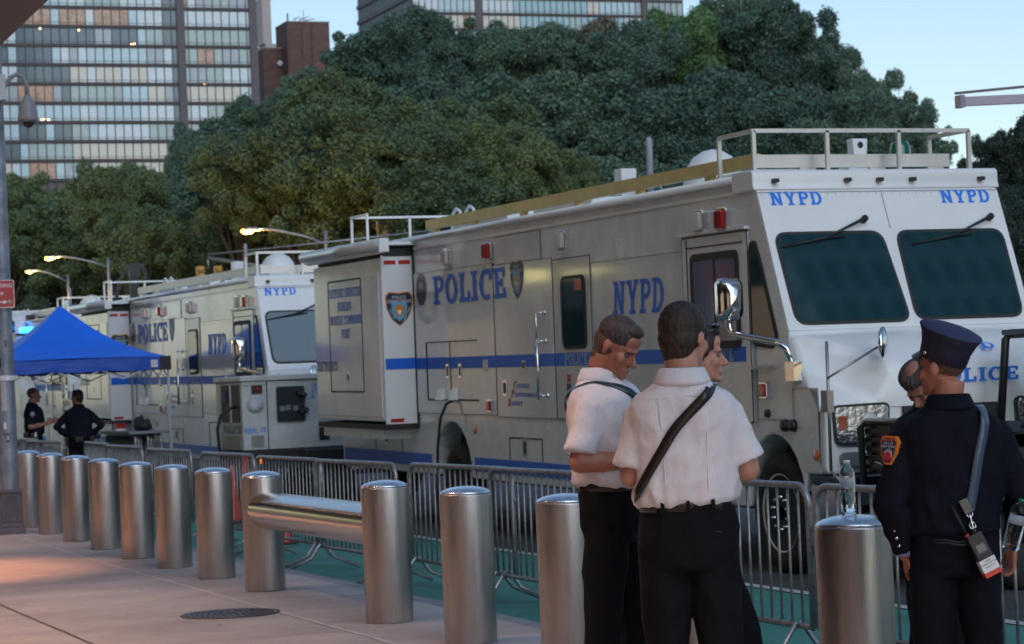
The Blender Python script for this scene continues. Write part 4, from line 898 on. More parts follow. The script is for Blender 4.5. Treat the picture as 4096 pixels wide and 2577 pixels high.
# ---------------- towers ----------------
mull = mat('bronze mullion', (.055, .045, .05), .5, .3); spand = mat('dark spandrel', (.075, .065, .075), .45)
PC = {'b': (.40, .53, .58), 'w': (.52, .59, .62), 'g': (.31, .40, .38), 'd': (.10, .14, .155), 'n': (.08, .12, .15), 't': (.54, .50, .43), 'k': (.31, .35, .38), 'c': (.28, .44, .48)}
PM = {k: mat('blind_'+k, v, .25, coat=.6, var=.06, vscale=1.5) for k, v in PC.items()}
PM['o'] = mat('lit room', (.17, .135, .115), .3, emit=(1, .55, .32), estr=.06, coat=.4, var=.6, vscale=1.0)
def tower(root, ox, y, z0, cols, pitch, rows, fh, piers, codes, depth, side=None, gh=2.15):
    W_ = cols*pitch
    M().box((ox, y, -5), (ox+W_, y+depth, z0+rows*fh+12)).build('wall', spand, root)
    mb = M()
    for i in range(cols+1): mb.box((ox+i*pitch-.06, y-.2, 0), (ox+i*pitch+.06, y, z0+rows*fh+12))
    mb.build('mullions', mull, root); mb = M()
    for j in range(rows+1):
        zz = z0+j*fh; mb.box((ox, y-.16, zz-.42), (ox+W_, y-.005, zz+.0)).box((ox, y-.14, zz+.34), (ox+W_, y-.004, zz+.40)).box((ox, y-.2, zz-.56), (ox+W_, y-.004, zz-.50))
    mb.build('floor_bands', mull, root)
    mb = M()
    for p in piers: mb.box((p-.62, y-.6, 0), (p+.62, y+.01, z0+rows*fh+12))
    mb.build('piers', mat('pier bronze', (.085, .07, .08), .5), root)
    cnt = 0; rest = {}
    for j in range(rows):
        cs_ = codes[j % len(codes)]
        for i in range(cols):
            c = cs_[i] if i < len(cs_) else cs_[i % len(cs_)]
            xa, xb = ox+i*pitch+.065, ox+(i+1)*pitch-.065; za_, zb2 = z0+j*fh+.04, z0+(j+1)*fh-.58
            if cnt < 90: 
                M().box((xa, y-.06, za_), (xb, y-.01, zb2)).build('window', PM[c], root); cnt += 1
            else:
                rest.setdefault(c, M()).box((xa, y-.06, za_), (xb, y-.01, zb2))
    return rest
def room_lamps(root, pts):
    m = mat('room lamp glow', (1, .7, .4), .5, emit=(1, .55, .22), estr=5)
    for x, z, n_ in pts:
        for k in range(n_): M().ell((x+.5*k, -.12, z+.15*(k % 2)), (.12, .05, .09), 8, 6).build('room_lamp', m, root)
def stuff_rest(rest, root):
    big = M(); ms = []
    for k, (c, mb) in enumerate(rest.items()):
        ms.append(PM[c]); o = len(big.v); big.v += mb.v; big.f += [[i+o for i in f] for f in mb.f]; big.sm += mb.sm; big.mi += [k]*len(mb.f)
    if ms: o = big.build('windows', ms, root); o['kind'] = 'stuff'
codes = ["gggggwbbbbwwggggwwwwwddowkkggkkgkgk", "ddddoooobooowoooobwwwddwwwwwwwww", "bbwwnddnnnnnnkknnnbggddggggggggggg", "bddbnnnnbwkwbbbbbbbkkwdggoogkkgkg",
         "bwwwndddndttwtttwttwwwdbkkggwwwwb", "gggkooookdgggggkbbbttkdtttttttwwt", "wbwbgbbbbbbwwbbbbbwwwwdwwwggggggg", "ggbbnddbndggbwwwwwwggkdgggggggggg", "dbddbgggggtttttttttttdgggttgggg", "wwtwbooobkbttttttttttwdwwwbbggtt"]
tw = thing('apartment_tower', 'dark glass apartment tower filling the upper left, with a few lit rooms', 'tower', (0, 0, 0), 0, 'glass towers behind the trees')
tw.location = (0, 380, 0)
ox = 100.9-1.375*44
room_lamps(tw, [(66.2, 60.6, 1), (72.3, 60.4, 1), (66.0, 46.2, 3), (66.4, 33.6, 2), (80.6, 58.2, 2), (92.2, 51.9, 2)])
cl = [c[-1]*0 + ('g'*0)+ (''.join(random.choice('bwgdk') for _ in range(12)) + c)[:44] for c in codes]
rest = tower(tw, ox, 0, 64.3-10*3.045+3.045, 44, 1.375, 11, 3.045, (88.65, 100.6), [cl[9-j] if j < 10 else cl[0] for j in range(11)], 30)
stuff_rest(rest, tw)
tw2 = thing('apartment_tower', 'second dark glass apartment tower, cut by the top edge above the trees', 'tower', (0, 440, 0), 0, 'glass towers behind the trees')
def rc(n): 
    s = ''
    while len(s) < n: s += random.choice('wbcgtkwb')*random.randint(2, 7)
    return s[:n]
cl2 = ['tttttttto'+rc(8).replace('o', 'w')+'cccccccc'+rc(16)+'oo'+rc(20), rc(50), 'wwttttttt'+rc(41), rc(50), rc(50), rc(50)]
rest = tower(tw2, 148.3, 0, 71.0-3.12*2, 44, 1.30, 6, 3.12, (161.7, 197.0), [cl2[1], cl2[2], cl2[0], cl2[3], cl2[4], cl2[5]], 35)
stuff_rest(rest, tw2)
mb = M(); mb2 = M()
for i in range(28): mb.box((148.0, .3+i*1.25, 50), (148.3, .42+i*1.25, 90))
for j in range(7): z = 71-6.24+j*3.12; mb.box((147.9, 0, z-.4), (148.29, 35, z+.4)); mb2.box((148.2, .3, z+.5), (148.28, 35, z+2.6))
mb.build('side_mullions', mull, tw2); mb2.build('side_windows', PM['b'], tw2)
brick = mat('red brown brick', (.13, .07, .06), .8, var=.2, vscale=.8)
bb_ = thing('brick_building', 'red brick building with rooftop aerials between the two towers', 'building', (117.6, 420, 0))
M().box((0, 0, 0), (7.9, 7.9, 68.6)).build('wall', brick, bb_); M().box((-3.6, 4, 0), (9, 18, 64.3)).build('lower_wall', brick, bb_)
M().box((-3.7, 3.9, 64.3), (9, 4.2, 64.5)).box((-.1, -.1, 68.6), (8, 8, 68.75)).build('parapet', mat('stone trim', (.3, .26, .24), .8), bb_)
mb = M(); mb.tube([(4.0, 3, 68.6), (4.0, 3, 71.2)], .06, 6).tube([(1.0, 3, 68.6), (1.0, 3, 70.6)], .16, 8)
for k in range(7): mb.bar((2.0+.4*k, 3, 69.4+.25*sin(k*2)), (3.2+.5*k, 3, 69.9+.3*cos(k*1.7)), .09)
for k in range(3): mb.bar((2.4+k, 3, 68.6), (2.4+k, 3, 69.9), .08)
mb.build('aerials', mat('aerial metal', (.12, .13, .16), .6), bb_)
M().box((2.6, -.05, 60), (2.8, 0, 68.6)).box((4.4, -.05, 60), (4.7, 0, 68.6)).build('brick_seams', mat('dark brick', (.10, .04, .035), .8), bb_)
M().lathe([(0, 0), (.5, -.1), (.55, -.2)], (-.6, 3.6, 61.5), 16, 'y').build('satellite_dish', whitep, bb_)
fbld = thing('distant_building', 'pale stepped building peeping out behind the brick building', 'building', (118, 520, 0))
M().box((22.5, 0, 0), (34, 10, 79.6)).box((22.0, 0, 79.6), (24.0, 5, 90)).box((22.4, 1, 90), (23, 4, 93)).box((26, 0, 79.6), (27, 4, 81.2)).box((29, 0, 79.6), (31, 4, 81.0)).build('wall', mat('pale pink stone', (.42, .36, .34), .8), fbld)

# ---------------- trees ----------------
def leafmat(name, c1, c2, c3):
    m = bpy.data.materials.new(name); m.use_nodes = True; n = m.node_tree.nodes; L = m.node_tree.links; p = n['Principled BSDF']
    p.inputs['Roughness'].default_value = .55; p.inputs['Specular IOR Level'].default_value = .3
    tc = n.new('ShaderNodeTexCoord'); g = n.new('ShaderNodeNewGeometry'); oi = n.new('ShaderNodeObjectInfo')
    nz = n.new('ShaderNodeTexNoise'); nz.inputs['Scale'].default_value = 3.2; nz.inputs['Detail'].default_value = 3; L.new(tc.outputs['Object'], nz.inputs[0])
    mx = n.new('ShaderNodeMath'); mx.operation = 'MULTIPLY_ADD'; L.new(g.outputs['Random Per Island'], mx.inputs[0]); mx.inputs[1].default_value = .45; 
    m2 = n.new('ShaderNodeMath'); m2.operation = 'MULTIPLY_ADD'; L.new(oi.outputs['Random'], m2.inputs[0]); m2.inputs[1].default_value = .35; L.new(nz.outputs[0], m2.inputs[2]); L.new(m2.outputs[0], mx.inputs[2])
    rp = n.new('ShaderNodeValToRGB'); e = rp.color_ramp.elements; e[0].position = .35; e[0].color = (*c1, 1); e[1].position = .75; e[1].color = (*c2, 1); q = e.new(1.0); q.color = (*c3, 1)
    L.new(mx.outputs[0], rp.inputs[0]); L.new(rp.outputs[0], p.inputs['Base Color']); return m
LM = {'o': leafmat('olive leaves', (.052, .088, .058), (.092, .145, .082), (.15, .195, .080)),
      'd': leafmat('dark green leaves', (.040, .080, .068), (.075, .135, .105), (.12, .19, .12)),
      'l': leafmat('fresh green leaves', (.045, .10, .060), (.08, .155, .075), (.12, .22, .085)),
      'r': leafmat('mixed browning leaves', (.05, .085, .065), (.09, .13, .09), (.20, .14, .10)),
      'k': leafmat('darkest bluish leaves', (.014, .030, .032), (.026, .050, .046), (.05, .08, .06))}  # darkest leaf tone, for the right edge tree and the understorey
bark = mat('bark', (.07, .055, .045), .9, bump=.4, bscale=6, var=.3); palebark = mat('pale mottled bark', (.30, .28, .23), .8, var=.35, vscale=2)
def crown_mesh(seed, n=42000, blobs=34, leaf=.042):
    rg = np.random.default_rng(seed)
    d = rg.normal(size=(blobs, 3)); d /= np.linalg.norm(d, axis=1)[:, None]; rad = rg.uniform(.35, 1.15, blobs)
    C = d*rad[:, None]; C[:, 2] *= .95; R = rg.uniform(.12, .27, blobs)*(1.35-.62*rad); C = np.vstack([C, [[0, 0, 0]]]); R = np.append(R, .45)
    w_ = R**2/np.sum(R**2); bi = rg.choice(len(R), n, p=w_)
    u = rg.normal(size=(n, 3)); u /= np.linalg.norm(u, axis=1)[:, None]
    # lumpy blob surface with sprays sticking out
    lump = 1+.18*np.sin(u[:, 0]*7+bi)*np.sin(u[:, 1]*6+bi*2)*np.sin(u[:, 2]*7+bi*3)
    rr = R[bi]*lump*np.clip(rg.normal(.93, .16, n), .4, 1.45); P = C[bi]+u*rr[:, None]
    ax = rg.normal(size=(n, 3)); nrm = u*.55+ax*.62; nrm /= np.linalg.norm(nrm, axis=1)[:, None]
    t = np.cross(nrm, rg.normal(size=(n, 3))); t /= np.linalg.norm(t, axis=1)[:, None]; b = np.cross(nrm, t)
    s = leaf*rg.uniform(.55, 1.25, n)[:, None]
    V = np.stack([P-t*s, P-b*s*.55, P+t*s*.95, P+b*s*.6], 1).reshape(-1, 3)
    me = bpy.data.meshes.new('crown'); me.vertices.add(4*n); me.vertices.foreach_set('co', V.ravel().astype(np.float32))
    me.loops.add(4*n); me.loops.foreach_set('vertex_index', np.arange(4*n, dtype=np.int32)); me.polygons.add(n)
    me.polygons.foreach_set('loop_start', np.arange(0, 4*n, 4, dtype=np.int32)); me.update(calc_edges=True); return me
crowns = {}
def get_crown(v, kind):
    if (v, kind) not in crowns:
        base = crowns.get(v) or crown_mesh(11+v, *(((115000, 90, .026), (115000, 75, .026), (120000, 110, .027))[v])); crowns[v] = base
        me = base.copy(); me.materials.clear(); me.materials.append(LM[kind]); crowns[(v, kind)] = me
    return crowns[(v, kind)]
def tree(x, y, lobes, kind, label, group=None, pale=False, name='tree'):
    g0 = gz(y)-.12; T = thing(name, label, 'tree', (x, y, g0), random.uniform(0, 6), group)
    zc = lobes[0][2]-g0; r = lobes[0][3]; T.rotation_euler.z = 0
    mb = M(); mb.tube([(0, 0, 0), (.05, 0, zc*.35), (0, .05, zc*.7), (.1, 0, zc)], [.30, .24, .18, .07], 10)
    for k in range(6):
        a = k*1.05+x; mb.tube([(0, 0, zc*(.45+.06*k)), (r*.4*cos(a), r*.4*sin(a), zc*(.62+.06*k)), (r*.75*cos(a), r*.75*sin(a), zc+r*(.1*k-.1))], [.10, .07, .025], 6)
    mb.build('trunk', palebark if pale else bark, T)
    for k, (cx, cy, cz, rx, rz) in enumerate(lobes):
        me = get_crown(random.randrange(3), kind); o = bpy.data.objects.new('crown', me); col.objects.link(o); o.parent = T
        o.location = (cx-x, cy-y, cz-g0); o.rotation_euler = (0, 0, random.uniform(0, 6.28)); q_ = random.uniform(.95, 1.25); o.scale = (rx*q_*1.08, rx*q_*1.02, rz*1.1)
    return T
TREES = [(24.9, 97.3, 10.2, 1.93, 2.11, 'o'), (26.7, 94.5, 10.6, 2.41, 2.59, 'o'), (29.9, 99.6, 12.4, 2.38, 2.56, 'o'), (29.3, 91.4, 10.3, 2.36, 2.36, 'o'), (32.6, 95.4, 11.2, 2.13, 2.22, 'o'), (36.0, 99.5, 11.8, 2.24, 2.33, 'o'), (34.7, 91.5, 9.9, 1.9, 2.07, 'o'), (40.5, 99.9, 10.1, 1.61, 1.42, 'o'), (28.6, 94.2, 8.5, 2.76, 2.1, 'o'), (30.3, 86.8, 8.2, 2.59, 1.78, 'o'), (27.4, 101.5, 8.3, 2.4, 2.4, 'o'), (33.8, 166.5, 15.2, 2.81, 3.25, 'o'), (31.3, 180.3, 15.0, 3.79, 3.48, 'o'), (38.2, 169.6, 14.8, 3.34, 3.18, 'o'), (28.2, 178.2, 13.9, 3.12, 3.42, 'o'), (38.1, 158.6, 11.1, 3.42, 3.13, 'o'), (33.8, 176.2, 11.8, 4.37, 3.42, 'o'), (35.0, 162.9, 11.5, 3.19, 3.19, 'o'), (30.9, 183.8, 10.9, 3.87, 2.58, 'o'),
 (35.4, 146.6, 15.8, 2.24, 2.9, 'd'), (39.4, 150.4, 17.0, 3.0, 3.2, 'd'), (42.0, 144.4, 18.0, 3.0, 3.2, 'd'), (47.4, 151.0, 20.6, 2.9, 3.4, 'd'), (46.9, 144.4, 21.4, 3.0, 3.2, 'd'), (48.4, 141.5, 21.4, 3.17, 3.3, 'd'), (52.8, 145.2, 21.2, 3.27, 3.41, 'd'), (53.6, 139.6, 20.6, 3.17, 3.17, 'd'), (59.0, 146.1, 20.9, 3.2, 3.61, 'd'), (59.3, 139.6, 20.4, 2.94, 3.34, 'r'), (59.9, 135.1, 20.4, 2.86, 3.25, 'd'), (63.5, 135.9, 21.3, 3.17, 3.43, 'l'), (67.9, 138.5, 22.0, 3.25, 3.52, 'd'), (68.9, 133.8, 21.0, 3.17, 3.56, 'd'), (73.9, 138.4, 20.3, 2.47, 3.29, 'd'),
 (36.2, 135.7, 14.1, 3.69, 3.69, 'd'), (46.0, 135.1, 15.6, 4.2, 3.52, 'd'), (50.4, 132.4, 15.9, 4.25, 3.75, 'd'), (54.6, 129.8, 15.4, 3.97, 3.72, 'd'), (57.9, 127.5, 15.1, 3.69, 3.69, 'd'), (62.5, 128.9, 15.5, 3.77, 3.77, 'd'), (65.1, 125.8, 15.1, 3.47, 3.47, 'd'), (66.2, 122.2, 13.8, 2.91, 3.4, 'd'), (72.0, 127.5, 16.3, 2.17, 3.19, 'd'), (72.1, 124.3, 14.0, 1.87, 3.0, 'd'), (51.3, 119.4, 10.1, 3.89, 2.97, 'd'), (55.6, 117.8, 9.9, 3.89, 2.97, 'd'), (59.9, 116.2, 9.8, 3.89, 2.97, 'd'), (64.2, 114.5, 10.0, 3.2, 2.97, 'd'), (47.0, 121.0, 9.4, 3.43, 2.52, 'd'), (72.2, 122.2, 12.5, .74, 1.72, 'd')]
TL = {0: 'olive tree left of the tallest olive tree', 2: 'tallest olive green tree, its top below the brick building', 5: 'olive tree at the right end of the high olive row', 7: 'small olive tree lowest at the right end of the row',
 11: 'bushy olive tree whose peak stands in front of the left tower', 12: 'olive tree low at the left beside the street pole', 19: 'leftmost of the tall dark trees, in front of the left tower edge', 20: 'tall dark tree just below the small brick building',
 21: 'tall dark tree right of the brick building', 28: 'tall tree with browning leaves below the second tower', 30: 'tall fresh green tree right of the browning one', 33: 'rightmost of the tallest dark trees against the sky', 43: 'shorter dark tree at the right end of the tree mass, against the sky', 42: 'dark tree second from the right end of the tree mass'}
for k, (x, y, z, rx, rz, kind) in enumerate(TREES):
    if k in TL: lb = TL[k]; gp = 'trees beyond the avenue'
    elif kind == 'o': lb = 'olive green street tree merging into the row behind the trucks'; gp = 'olive trees of the row'
    else: lb = 'tall dark green tree merging into the dense mass behind the row'; gp = 'dark trees of the mass'
    tree(x, y, [(x, y, z, rx, rz)], kind, lb, gp, pale=(k in (5, 3)))
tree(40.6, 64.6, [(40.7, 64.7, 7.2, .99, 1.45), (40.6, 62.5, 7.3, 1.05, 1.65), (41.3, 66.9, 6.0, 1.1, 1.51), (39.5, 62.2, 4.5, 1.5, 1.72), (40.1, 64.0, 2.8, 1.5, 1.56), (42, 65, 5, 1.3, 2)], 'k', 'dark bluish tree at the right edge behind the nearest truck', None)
# dense shrubs under the crowns
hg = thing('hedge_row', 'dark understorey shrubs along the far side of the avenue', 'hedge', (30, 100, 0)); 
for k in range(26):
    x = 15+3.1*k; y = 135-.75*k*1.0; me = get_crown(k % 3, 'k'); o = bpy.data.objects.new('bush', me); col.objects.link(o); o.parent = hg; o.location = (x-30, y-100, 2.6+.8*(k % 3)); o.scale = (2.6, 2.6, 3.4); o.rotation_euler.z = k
# ---------------- people ----------------
def skinmat(n, c): 
    m = mat(n, c, .5, bump=.06, bscale=60, var=.12, vscale=22); p = m.node_tree.nodes['Principled BSDF']
    p.inputs['Subsurface Weight'].default_value = .12; p.inputs['Subsurface Radius'].default_value = (.02, .008, .004); p.inputs['Subsurface Scale'].default_value = 1.; return m
skin_r = skinmat('ruddy skin', (.42, .17, .115)); skin_p = skinmat('pale skin', (.50, .25, .18)); skin_s = skinmat('tanned skin', (.36, .17, .125))
def cloth(n, c, rough=.85, b=.5, sc=7, st=(1.6, 1.6, .7)):
    m = mat(n, c, rough, bump=b, bscale=sc, var=.06, vscale=5, stretch=st); m.node_tree.nodes['Principled BSDF'].inputs['Specular IOR Level'].default_value = .15
    for q in m.node_tree.nodes:
        if q.type == 'BUMP': q.inputs['Distance'].default_value = .035
    return m
shirt_w = cloth('white shirt cotton', (.72, .70, .74)); navy_c = cloth('navy wool', (.0065, .007, .014), b=.45); dark_t = cloth('dark trousers', (.007, .007, .010), b=.4, sc=5)
cop_c = cloth('dark uniform shirt', (.012, .013, .022)); leath = mat('black leather', (.018, .014, .013), .32, bump=.1, bscale=60, coat=.2)
leath_g = mat('grey blue strap leather', (.06, .09, .14), .35, coat=.2)
def hairmat(n, c): return mat(n, c, .6, bump=.7, bscale=55, var=.45, vscale=70, stretch=(1, 1, .25))
hair_b = hairmat('dark brown hair', (.030, .018, .014)); hair_g = hairmat('cropped brown grey hair', (.055, .042, .038)); hair_s = mat('shaved hair stubble', (.105, .060, .046), .8, bump=.3, bscale=120, var=.3, vscale=60)
def organic(mb, name, m, parent, voxel=.008, smooth=3, label=None, factor=.5):
    me = bpy.data.meshes.new(name); me.from_pydata(mb.v, [], mb.f); me.update()
    bm = bmesh.new(); bm.from_mesh(me); bmesh.ops.recalc_face_normals(bm, faces=bm.faces); bm.to_mesh(me); bm.free()
    o = bpy.data.objects.new(name+'_tmp', me); col.objects.link(o)
    r = o.modifiers.new('r', 'REMESH'); r.mode = 'VOXEL'; r.voxel_size = voxel; r.use_smooth_shade = True
    s = o.modifiers.new('s', 'SMOOTH'); s.iterations = smooth; s.factor = factor
    bpy.context.view_layer.update()
    me2 = bpy.data.meshes.new_from_object(o.evaluated_get(bpy.context.evaluated_depsgraph_get())); bpy.data.objects.remove(o)
    me2.materials.clear(); me2.materials.append(m); me2.name = name
    me2.polygons.foreach_set('use_smooth', [True]*len(me2.polygons))
    q = bpy.data.objects.new(name, me2); col.objects.link(q); q.parent = parent
    if label: q['label'] = label
    return q
def folds(o, kind, waist=1.07, amp=1.35):
    from mathutils import noise
    me = o.data; n = len(me.vertices); nr = [v.normal.copy() for v in me.vertices]
    for v, q in zip(me.vertices, nr):
        c = v.co
        if kind == 'shirt':
            g = max(0, 1-abs(c.z-waist)/.16); lo = noise.noise(Vector((c.x*9, c.y*9, c.z*2.2)))
            f = .0065*g*(1-2*abs(noise.noise(Vector((c.x*16, c.y*16, c.z*3.5))))) + .0075*(1-2.4*abs(noise.noise(Vector((c.x*5+c.z*4.5, c.y*5, c.z*6-c.x*3))))) * (.35+.65*abs(lo)*2)
            f += .004*(1-2*abs(noise.noise(Vector((c.x*11-c.z*9, c.y*9, c.z*9)))))
            f -= .004
        elif kind == 'trousers':
            f = .008*(1-2.2*abs(noise.noise(Vector((c.x*7, c.y*7+c.z*5, c.z*3.2)))))*(.4+.6*max(0, 1-abs(c.z-.9)/.35)) + .005*(1-2*abs(noise.noise(Vector((c.x*12, c.y*12, c.z*6))))) - .004
        else:
            f = .0016*(1-2*abs(noise.noise(Vector((c.x*80, c.y*50, c.z*50)))))
        v.co = c+q*f*amp
    me.update()
def limb(mb, pts, rs, n=14):
    mb.tube(pts, rs, n)
    for p, r in ((pts[0], rs[0]), (pts[-1], rs[-1])): mb.ell(p, r*.98, 12, 8)
    for p, r in list(zip(pts, rs))[1:-1]: mb.ell(p, r*.99, 12, 8)
    return mb
def hand(mb, wrist, fwd, thumb, curl=.5, spread=.12):
    w, f, t = Vector(wrist), Vector(fwd).normalized(), Vector(thumb); t = (t-f*t.dot(f)).normalized(); n = f.cross(t).normalized()
    rot = Matrix((t, f, n)).transposed()
    mb.ell(w+f*.045, (.040, .052, .017), 14, 10, rot); mb.ell(w+f*.07, (.040, .026, .015), 14, 10, rot)
    for k, (off, L) in enumerate(((.030, .072), (.010, .080), (-.010, .074), (-.029, .058))):
        p = w+f*.085+t*off; a = 0; pts = [p-f*.02, p]; d = (f+t*off*spread*18).normalized()
        for sg, fr in enumerate((.45, .32, .23)):
            a += curl*(.75+.25*sg); v = d*cos(a)-n*sin(a); p = p+v*L*fr; pts.append(p)
        mb.tube(pts, [.0095, .0098, .009, .0082, .007], 8); mb.ell(pts[-1], .0068, 8, 6)
    p = w+f*.028+t*.030; q = p+(t*.7+f*.75-n*.2).normalized()*.036; r = q+(f*.9+t*.15-n*.5*curl).normalized()*.030; s_ = r+(f-n*.7*curl-t*.1).normalized()*.022
    mb.tube([p, q, r, s_], [.015, .012, .0105, .008], 8); mb.ell(s_, .0078, 8, 6)
RINGS = [(1.045, .158, .108, 0), (1.05, .172, .120, .0), (1.07, .186, .132, .0), (1.12, .188, .136, 0), (1.20, .190, .136, .002), (1.28, .200, .138, .003), (1.36, .208, .136, .0), (1.41, .200, .126, -.006), (1.45, .165, .108, -.016), (1.48, .120, .090, -.024), (1.505, .085, .074, -.025), (1.52, .070, .068, -.025)]
def ring_at(z, rings, grow=0):
    for (z0, a0, b0, c0), (z1, a1, b1, c1) in zip(rings, rings[1:]):
        if z0 <= z <= z1: t = (z-z0)/(z1-z0); return a0+(a1-a0)*t+grow, b0+(b1-b0)*t+grow, c0+(c1-c0)*t
    return (rings[0] if z < rings[0][0] else rings[-1])[1:]
def sup(a, b, cy, z, n=40, e=2.5):
    out = []
    for k in range(n):
        th = 2*pi*k/n; c, s = cos(th), sin(th); out.append(Vector((a*math.copysign(abs(c)**(2/e), c), cy+b*math.copysign(abs(s)**(2/e), s), z)))
    return out
def surf(x, z, side, rings, grow=0):
    a, b, c = ring_at(z, rings, grow); u = min(.999, abs(x)/a); return Vector((x, c+side*b*(1-u**2.5)**(1/2.5), z))
def ribbon(pts, nrm, w_, t=.004):
    mb = M(); vs = []
    for i, p in enumerate(pts):
        d = (pts[min(i+1, len(pts)-1)]-pts[max(i-1, 0)]).normalized(); n = nrm[i].normalized(); s = d.cross(n).normalized()*w_/2
        vs += [p-s, p+s, p+s+n*t, p-s+n*t]
    n = len(pts); fs = [(4*i+a, 4*i+b, 4*i+4+b, 4*i+4+a) for i in range(n-1) for a, b in ((0, 1), (1, 2), (2, 3), (3, 0))]
    return mb.add(vs, fs+[(3, 2, 1, 0), (4*n-4, 4*n-3, 4*n-2, 4*n-1)], True)
def person(label, loc, rz, s, head=(0, 0, 0), arms=None, legs=None, skin=skin_p, top=shirt_w, sleeve='short', trousers=dark_t, hair='full', hairm=hair_b,
           rings=RINGS, hands=None, shoulder=.168, jacket=False, collar=True, voxel=.007, group=None, cat='person'):
    P = thing('person', label, cat, loc, RAD(rz), group); P.scale = (s, s, s)
    A = arms; SH = {k: Vector((k*shoulder, -.01, 1.385)) for k in (-1, 1)}
    Lg = legs or {-1: ((-.10, 0, .50), (-.12, -.02, .085)), 1: ((.10, 0, .50), (.12, .0, .085))}
    # ---- continuous body ----
    b = M()
    b.loft([sup(a*.78, bb*.80, c, z, 24) for z, a, bb, c in rings[:-1]]); b.loft([sup(.15, .10, 0, .84, 20), sup(.155, .11, 0, .95, 20), sup(.15, .11, 0, 1.05, 20)])
    limb(b, [(0, -.035, 1.42), (0, -.022, 1.50), (0, -.008, 1.57)], [.070, .061, .060])
    for k in (-1, 1):
        e, w_ = Vector(A[k][0]), Vector(A[k][1]); limb(b, [SH[k], SH[k].lerp(e, .5), e], [.044, .046, .043]); m_ = e.lerp(w_, .35); limb(b, [e, m_, w_], [.042, .044, .027])
        kn, an = Vector(Lg[k][0]), Vector(Lg[k][1]); limb(b, [(k*.09, 0, .88), kn, kn.lerp(an, .35)+Vector((0, -.012, 0)), an], [.078, .052, .052, .036])
        hd = A[k][2] if len(A[k]) > 2 else dict(fwd=(w_-e), thumb=(0, 0, 1), curl=.5)
        b.ell(w_, (.027, .027, .027)); hand(b, w_+(w_-e).normalized()*.005, hd.get('fwd', w_-e), hd.get('thumb', (0, 0, 1)), hd.get('curl', .5))
    pitch, yw, rl = head; Rh = Euler((RAD(pitch), RAD(rl), RAD(yw)), 'XYZ').to_matrix(); Hc = Vector((0, -.012, 1.545)) + Rh @ Vector((0, .022, .105))
    def hp(x, y, z): return Hc + Rh @ Vector((x, y, z))
    def he(mb, c, r, rot=None, n=18, m=12): mb.ell(hp(*c), r, n, m, Rh @ rot if rot else Rh)
    he(b, (0, -.014, .036), (.0745, .095, .086)); he(b, (0, .022, -.035), (.058, .066, .080)); he(b, (0, .034, -.084), (.044, .048, .030)); he(b, (0, .078, -.096), (.021, .016, .016))
    he(b, (0, .074, .020), (.046, .018, .012)); he(b, (0, .066, .055), (.05, .02, .035)); he(b, (0, .103, -.036), (.0155, .013, .009)); he(b, (0, .086, -.064), (.025, .0105, .0055)); he(b, (0, .084, -.074), (.021, .011, .006))
    b.tube([hp(0, .080, .018), hp(0, .096, -.010), hp(0, .112, -.031)], [.009, .0095, .0115], 10); b.ell(hp(0, .112, -.031), .0115, 10, 8)
    for k in (-1, 1):
        he(b, (k*.038, .055, -.025), (.022, .026, .028)); er = Euler((RAD(-12), 0, RAD(-k*24))).to_matrix()
        he(b, (k*.077, -.008, -.008), (.007, .017, .029), er); he(b, (k*.080, -.014, .002), (.005, .011, .021), er)
    b.tube([Vector((0, -.02, 1.54)), hp(0, -.035, -.05)], [.060, .060], 16)
    body = organic(b, 'body', skin, P, voxel, 2, factor=.35)
    for k in (-1, 1):
        M().ell(hp(k*.031, .074, -.002), (.011, .010, .009), 10, 8, Rh).build('eye', mat('eye', (.10, .08, .07), .2), P)
        mb = M(); mb.tube([hp(k*.014, .0935, .016), hp(k*.03, .092, .021), hp(k*.047, .080, .016)], [.0018, .0026, .0012], 6); mb.build('eyebrow', hairm, P)
    if hair:
        h = M()
        if hair == 'full':
            he(h, (0, -.020, .048), (.0815, .098, .089)); he(h, (0, -.050, -.004), (.073, .064, .066)); he(h, (0, -.050, -.045), (.062, .050, .045)); he(h, (0, .035, .100), (.055, .050, .028))
            for k in (-1, 1): he(h, (k*.071, .018, .022), (.010, .020, .030))
        elif hair == 'crop':
            he(h, (0, -.014, .056), (.078, .096, .078)); he(h, (0, .040, .098), (.048, .048, .026))
        elif hair == 'ring':
            he(h, (0, -.030, .000), (.0825, .088, .046)); he(h, (0, -.05, -.03), (.066, .058, .04)); pr_ = [hp(.046*cos(a_), .002+.058*sin(a_), .080) for a_ in [2*pi*q_/20 for q_ in range(21)]]; h.tube(pr_, .033, 12)
        elif hair == 'buzz': he(h, (0, -.020, .040), (.0765, .092, .086))
        folds(organic(h, 'hair', hairm, P, .005, 2, factor=.3), 'hair')
        if hair in ('crop', 'full'):
            h = M(); he(h, (0, -.030, .010), (.0765, .083, .072)); he(h, (0, -.048, -.062), (.058, .048, .045)); organic(h, 'shaved_sides', hairm if hair == 'full' else hair_s, P, .006, 2, factor=.3)
    # ---- clothing ----
    c = M(); c.loft([sup(a, bb, cc_, z) for z, a, bb, cc_ in rings])
    hemk = {}
    for k in (-1, 1):
        e, w_ = Vector(A[k][0]), Vector(A[k][1]); c.ell(SH[k]+Vector((k*-.01, 0, .0)), (.062, .068, .058)); c.tube([Vector((k*.07, -.02, 1.455)), SH[k]+Vector((-k*.03, 0, .005))], [.055, .058], 16); 
        if sleeve == 'short':
            q = SH[k].lerp(e, .86); c.tube([SH[k], SH[k].lerp(e, .45), q], [.062, .069, .074], 20)
        else:
            q = e.lerp(w_, .93); c.tube([SH[k], SH[k].lerp(e, .5), e, e.lerp(w_, .5), q], [.064, .065, .059, .054, .046], 20); c.ell(e, .058)
    st = organic(c, 'jacket' if jacket else 'shirt', top, P, .009, 8); folds(st, 'shirt')
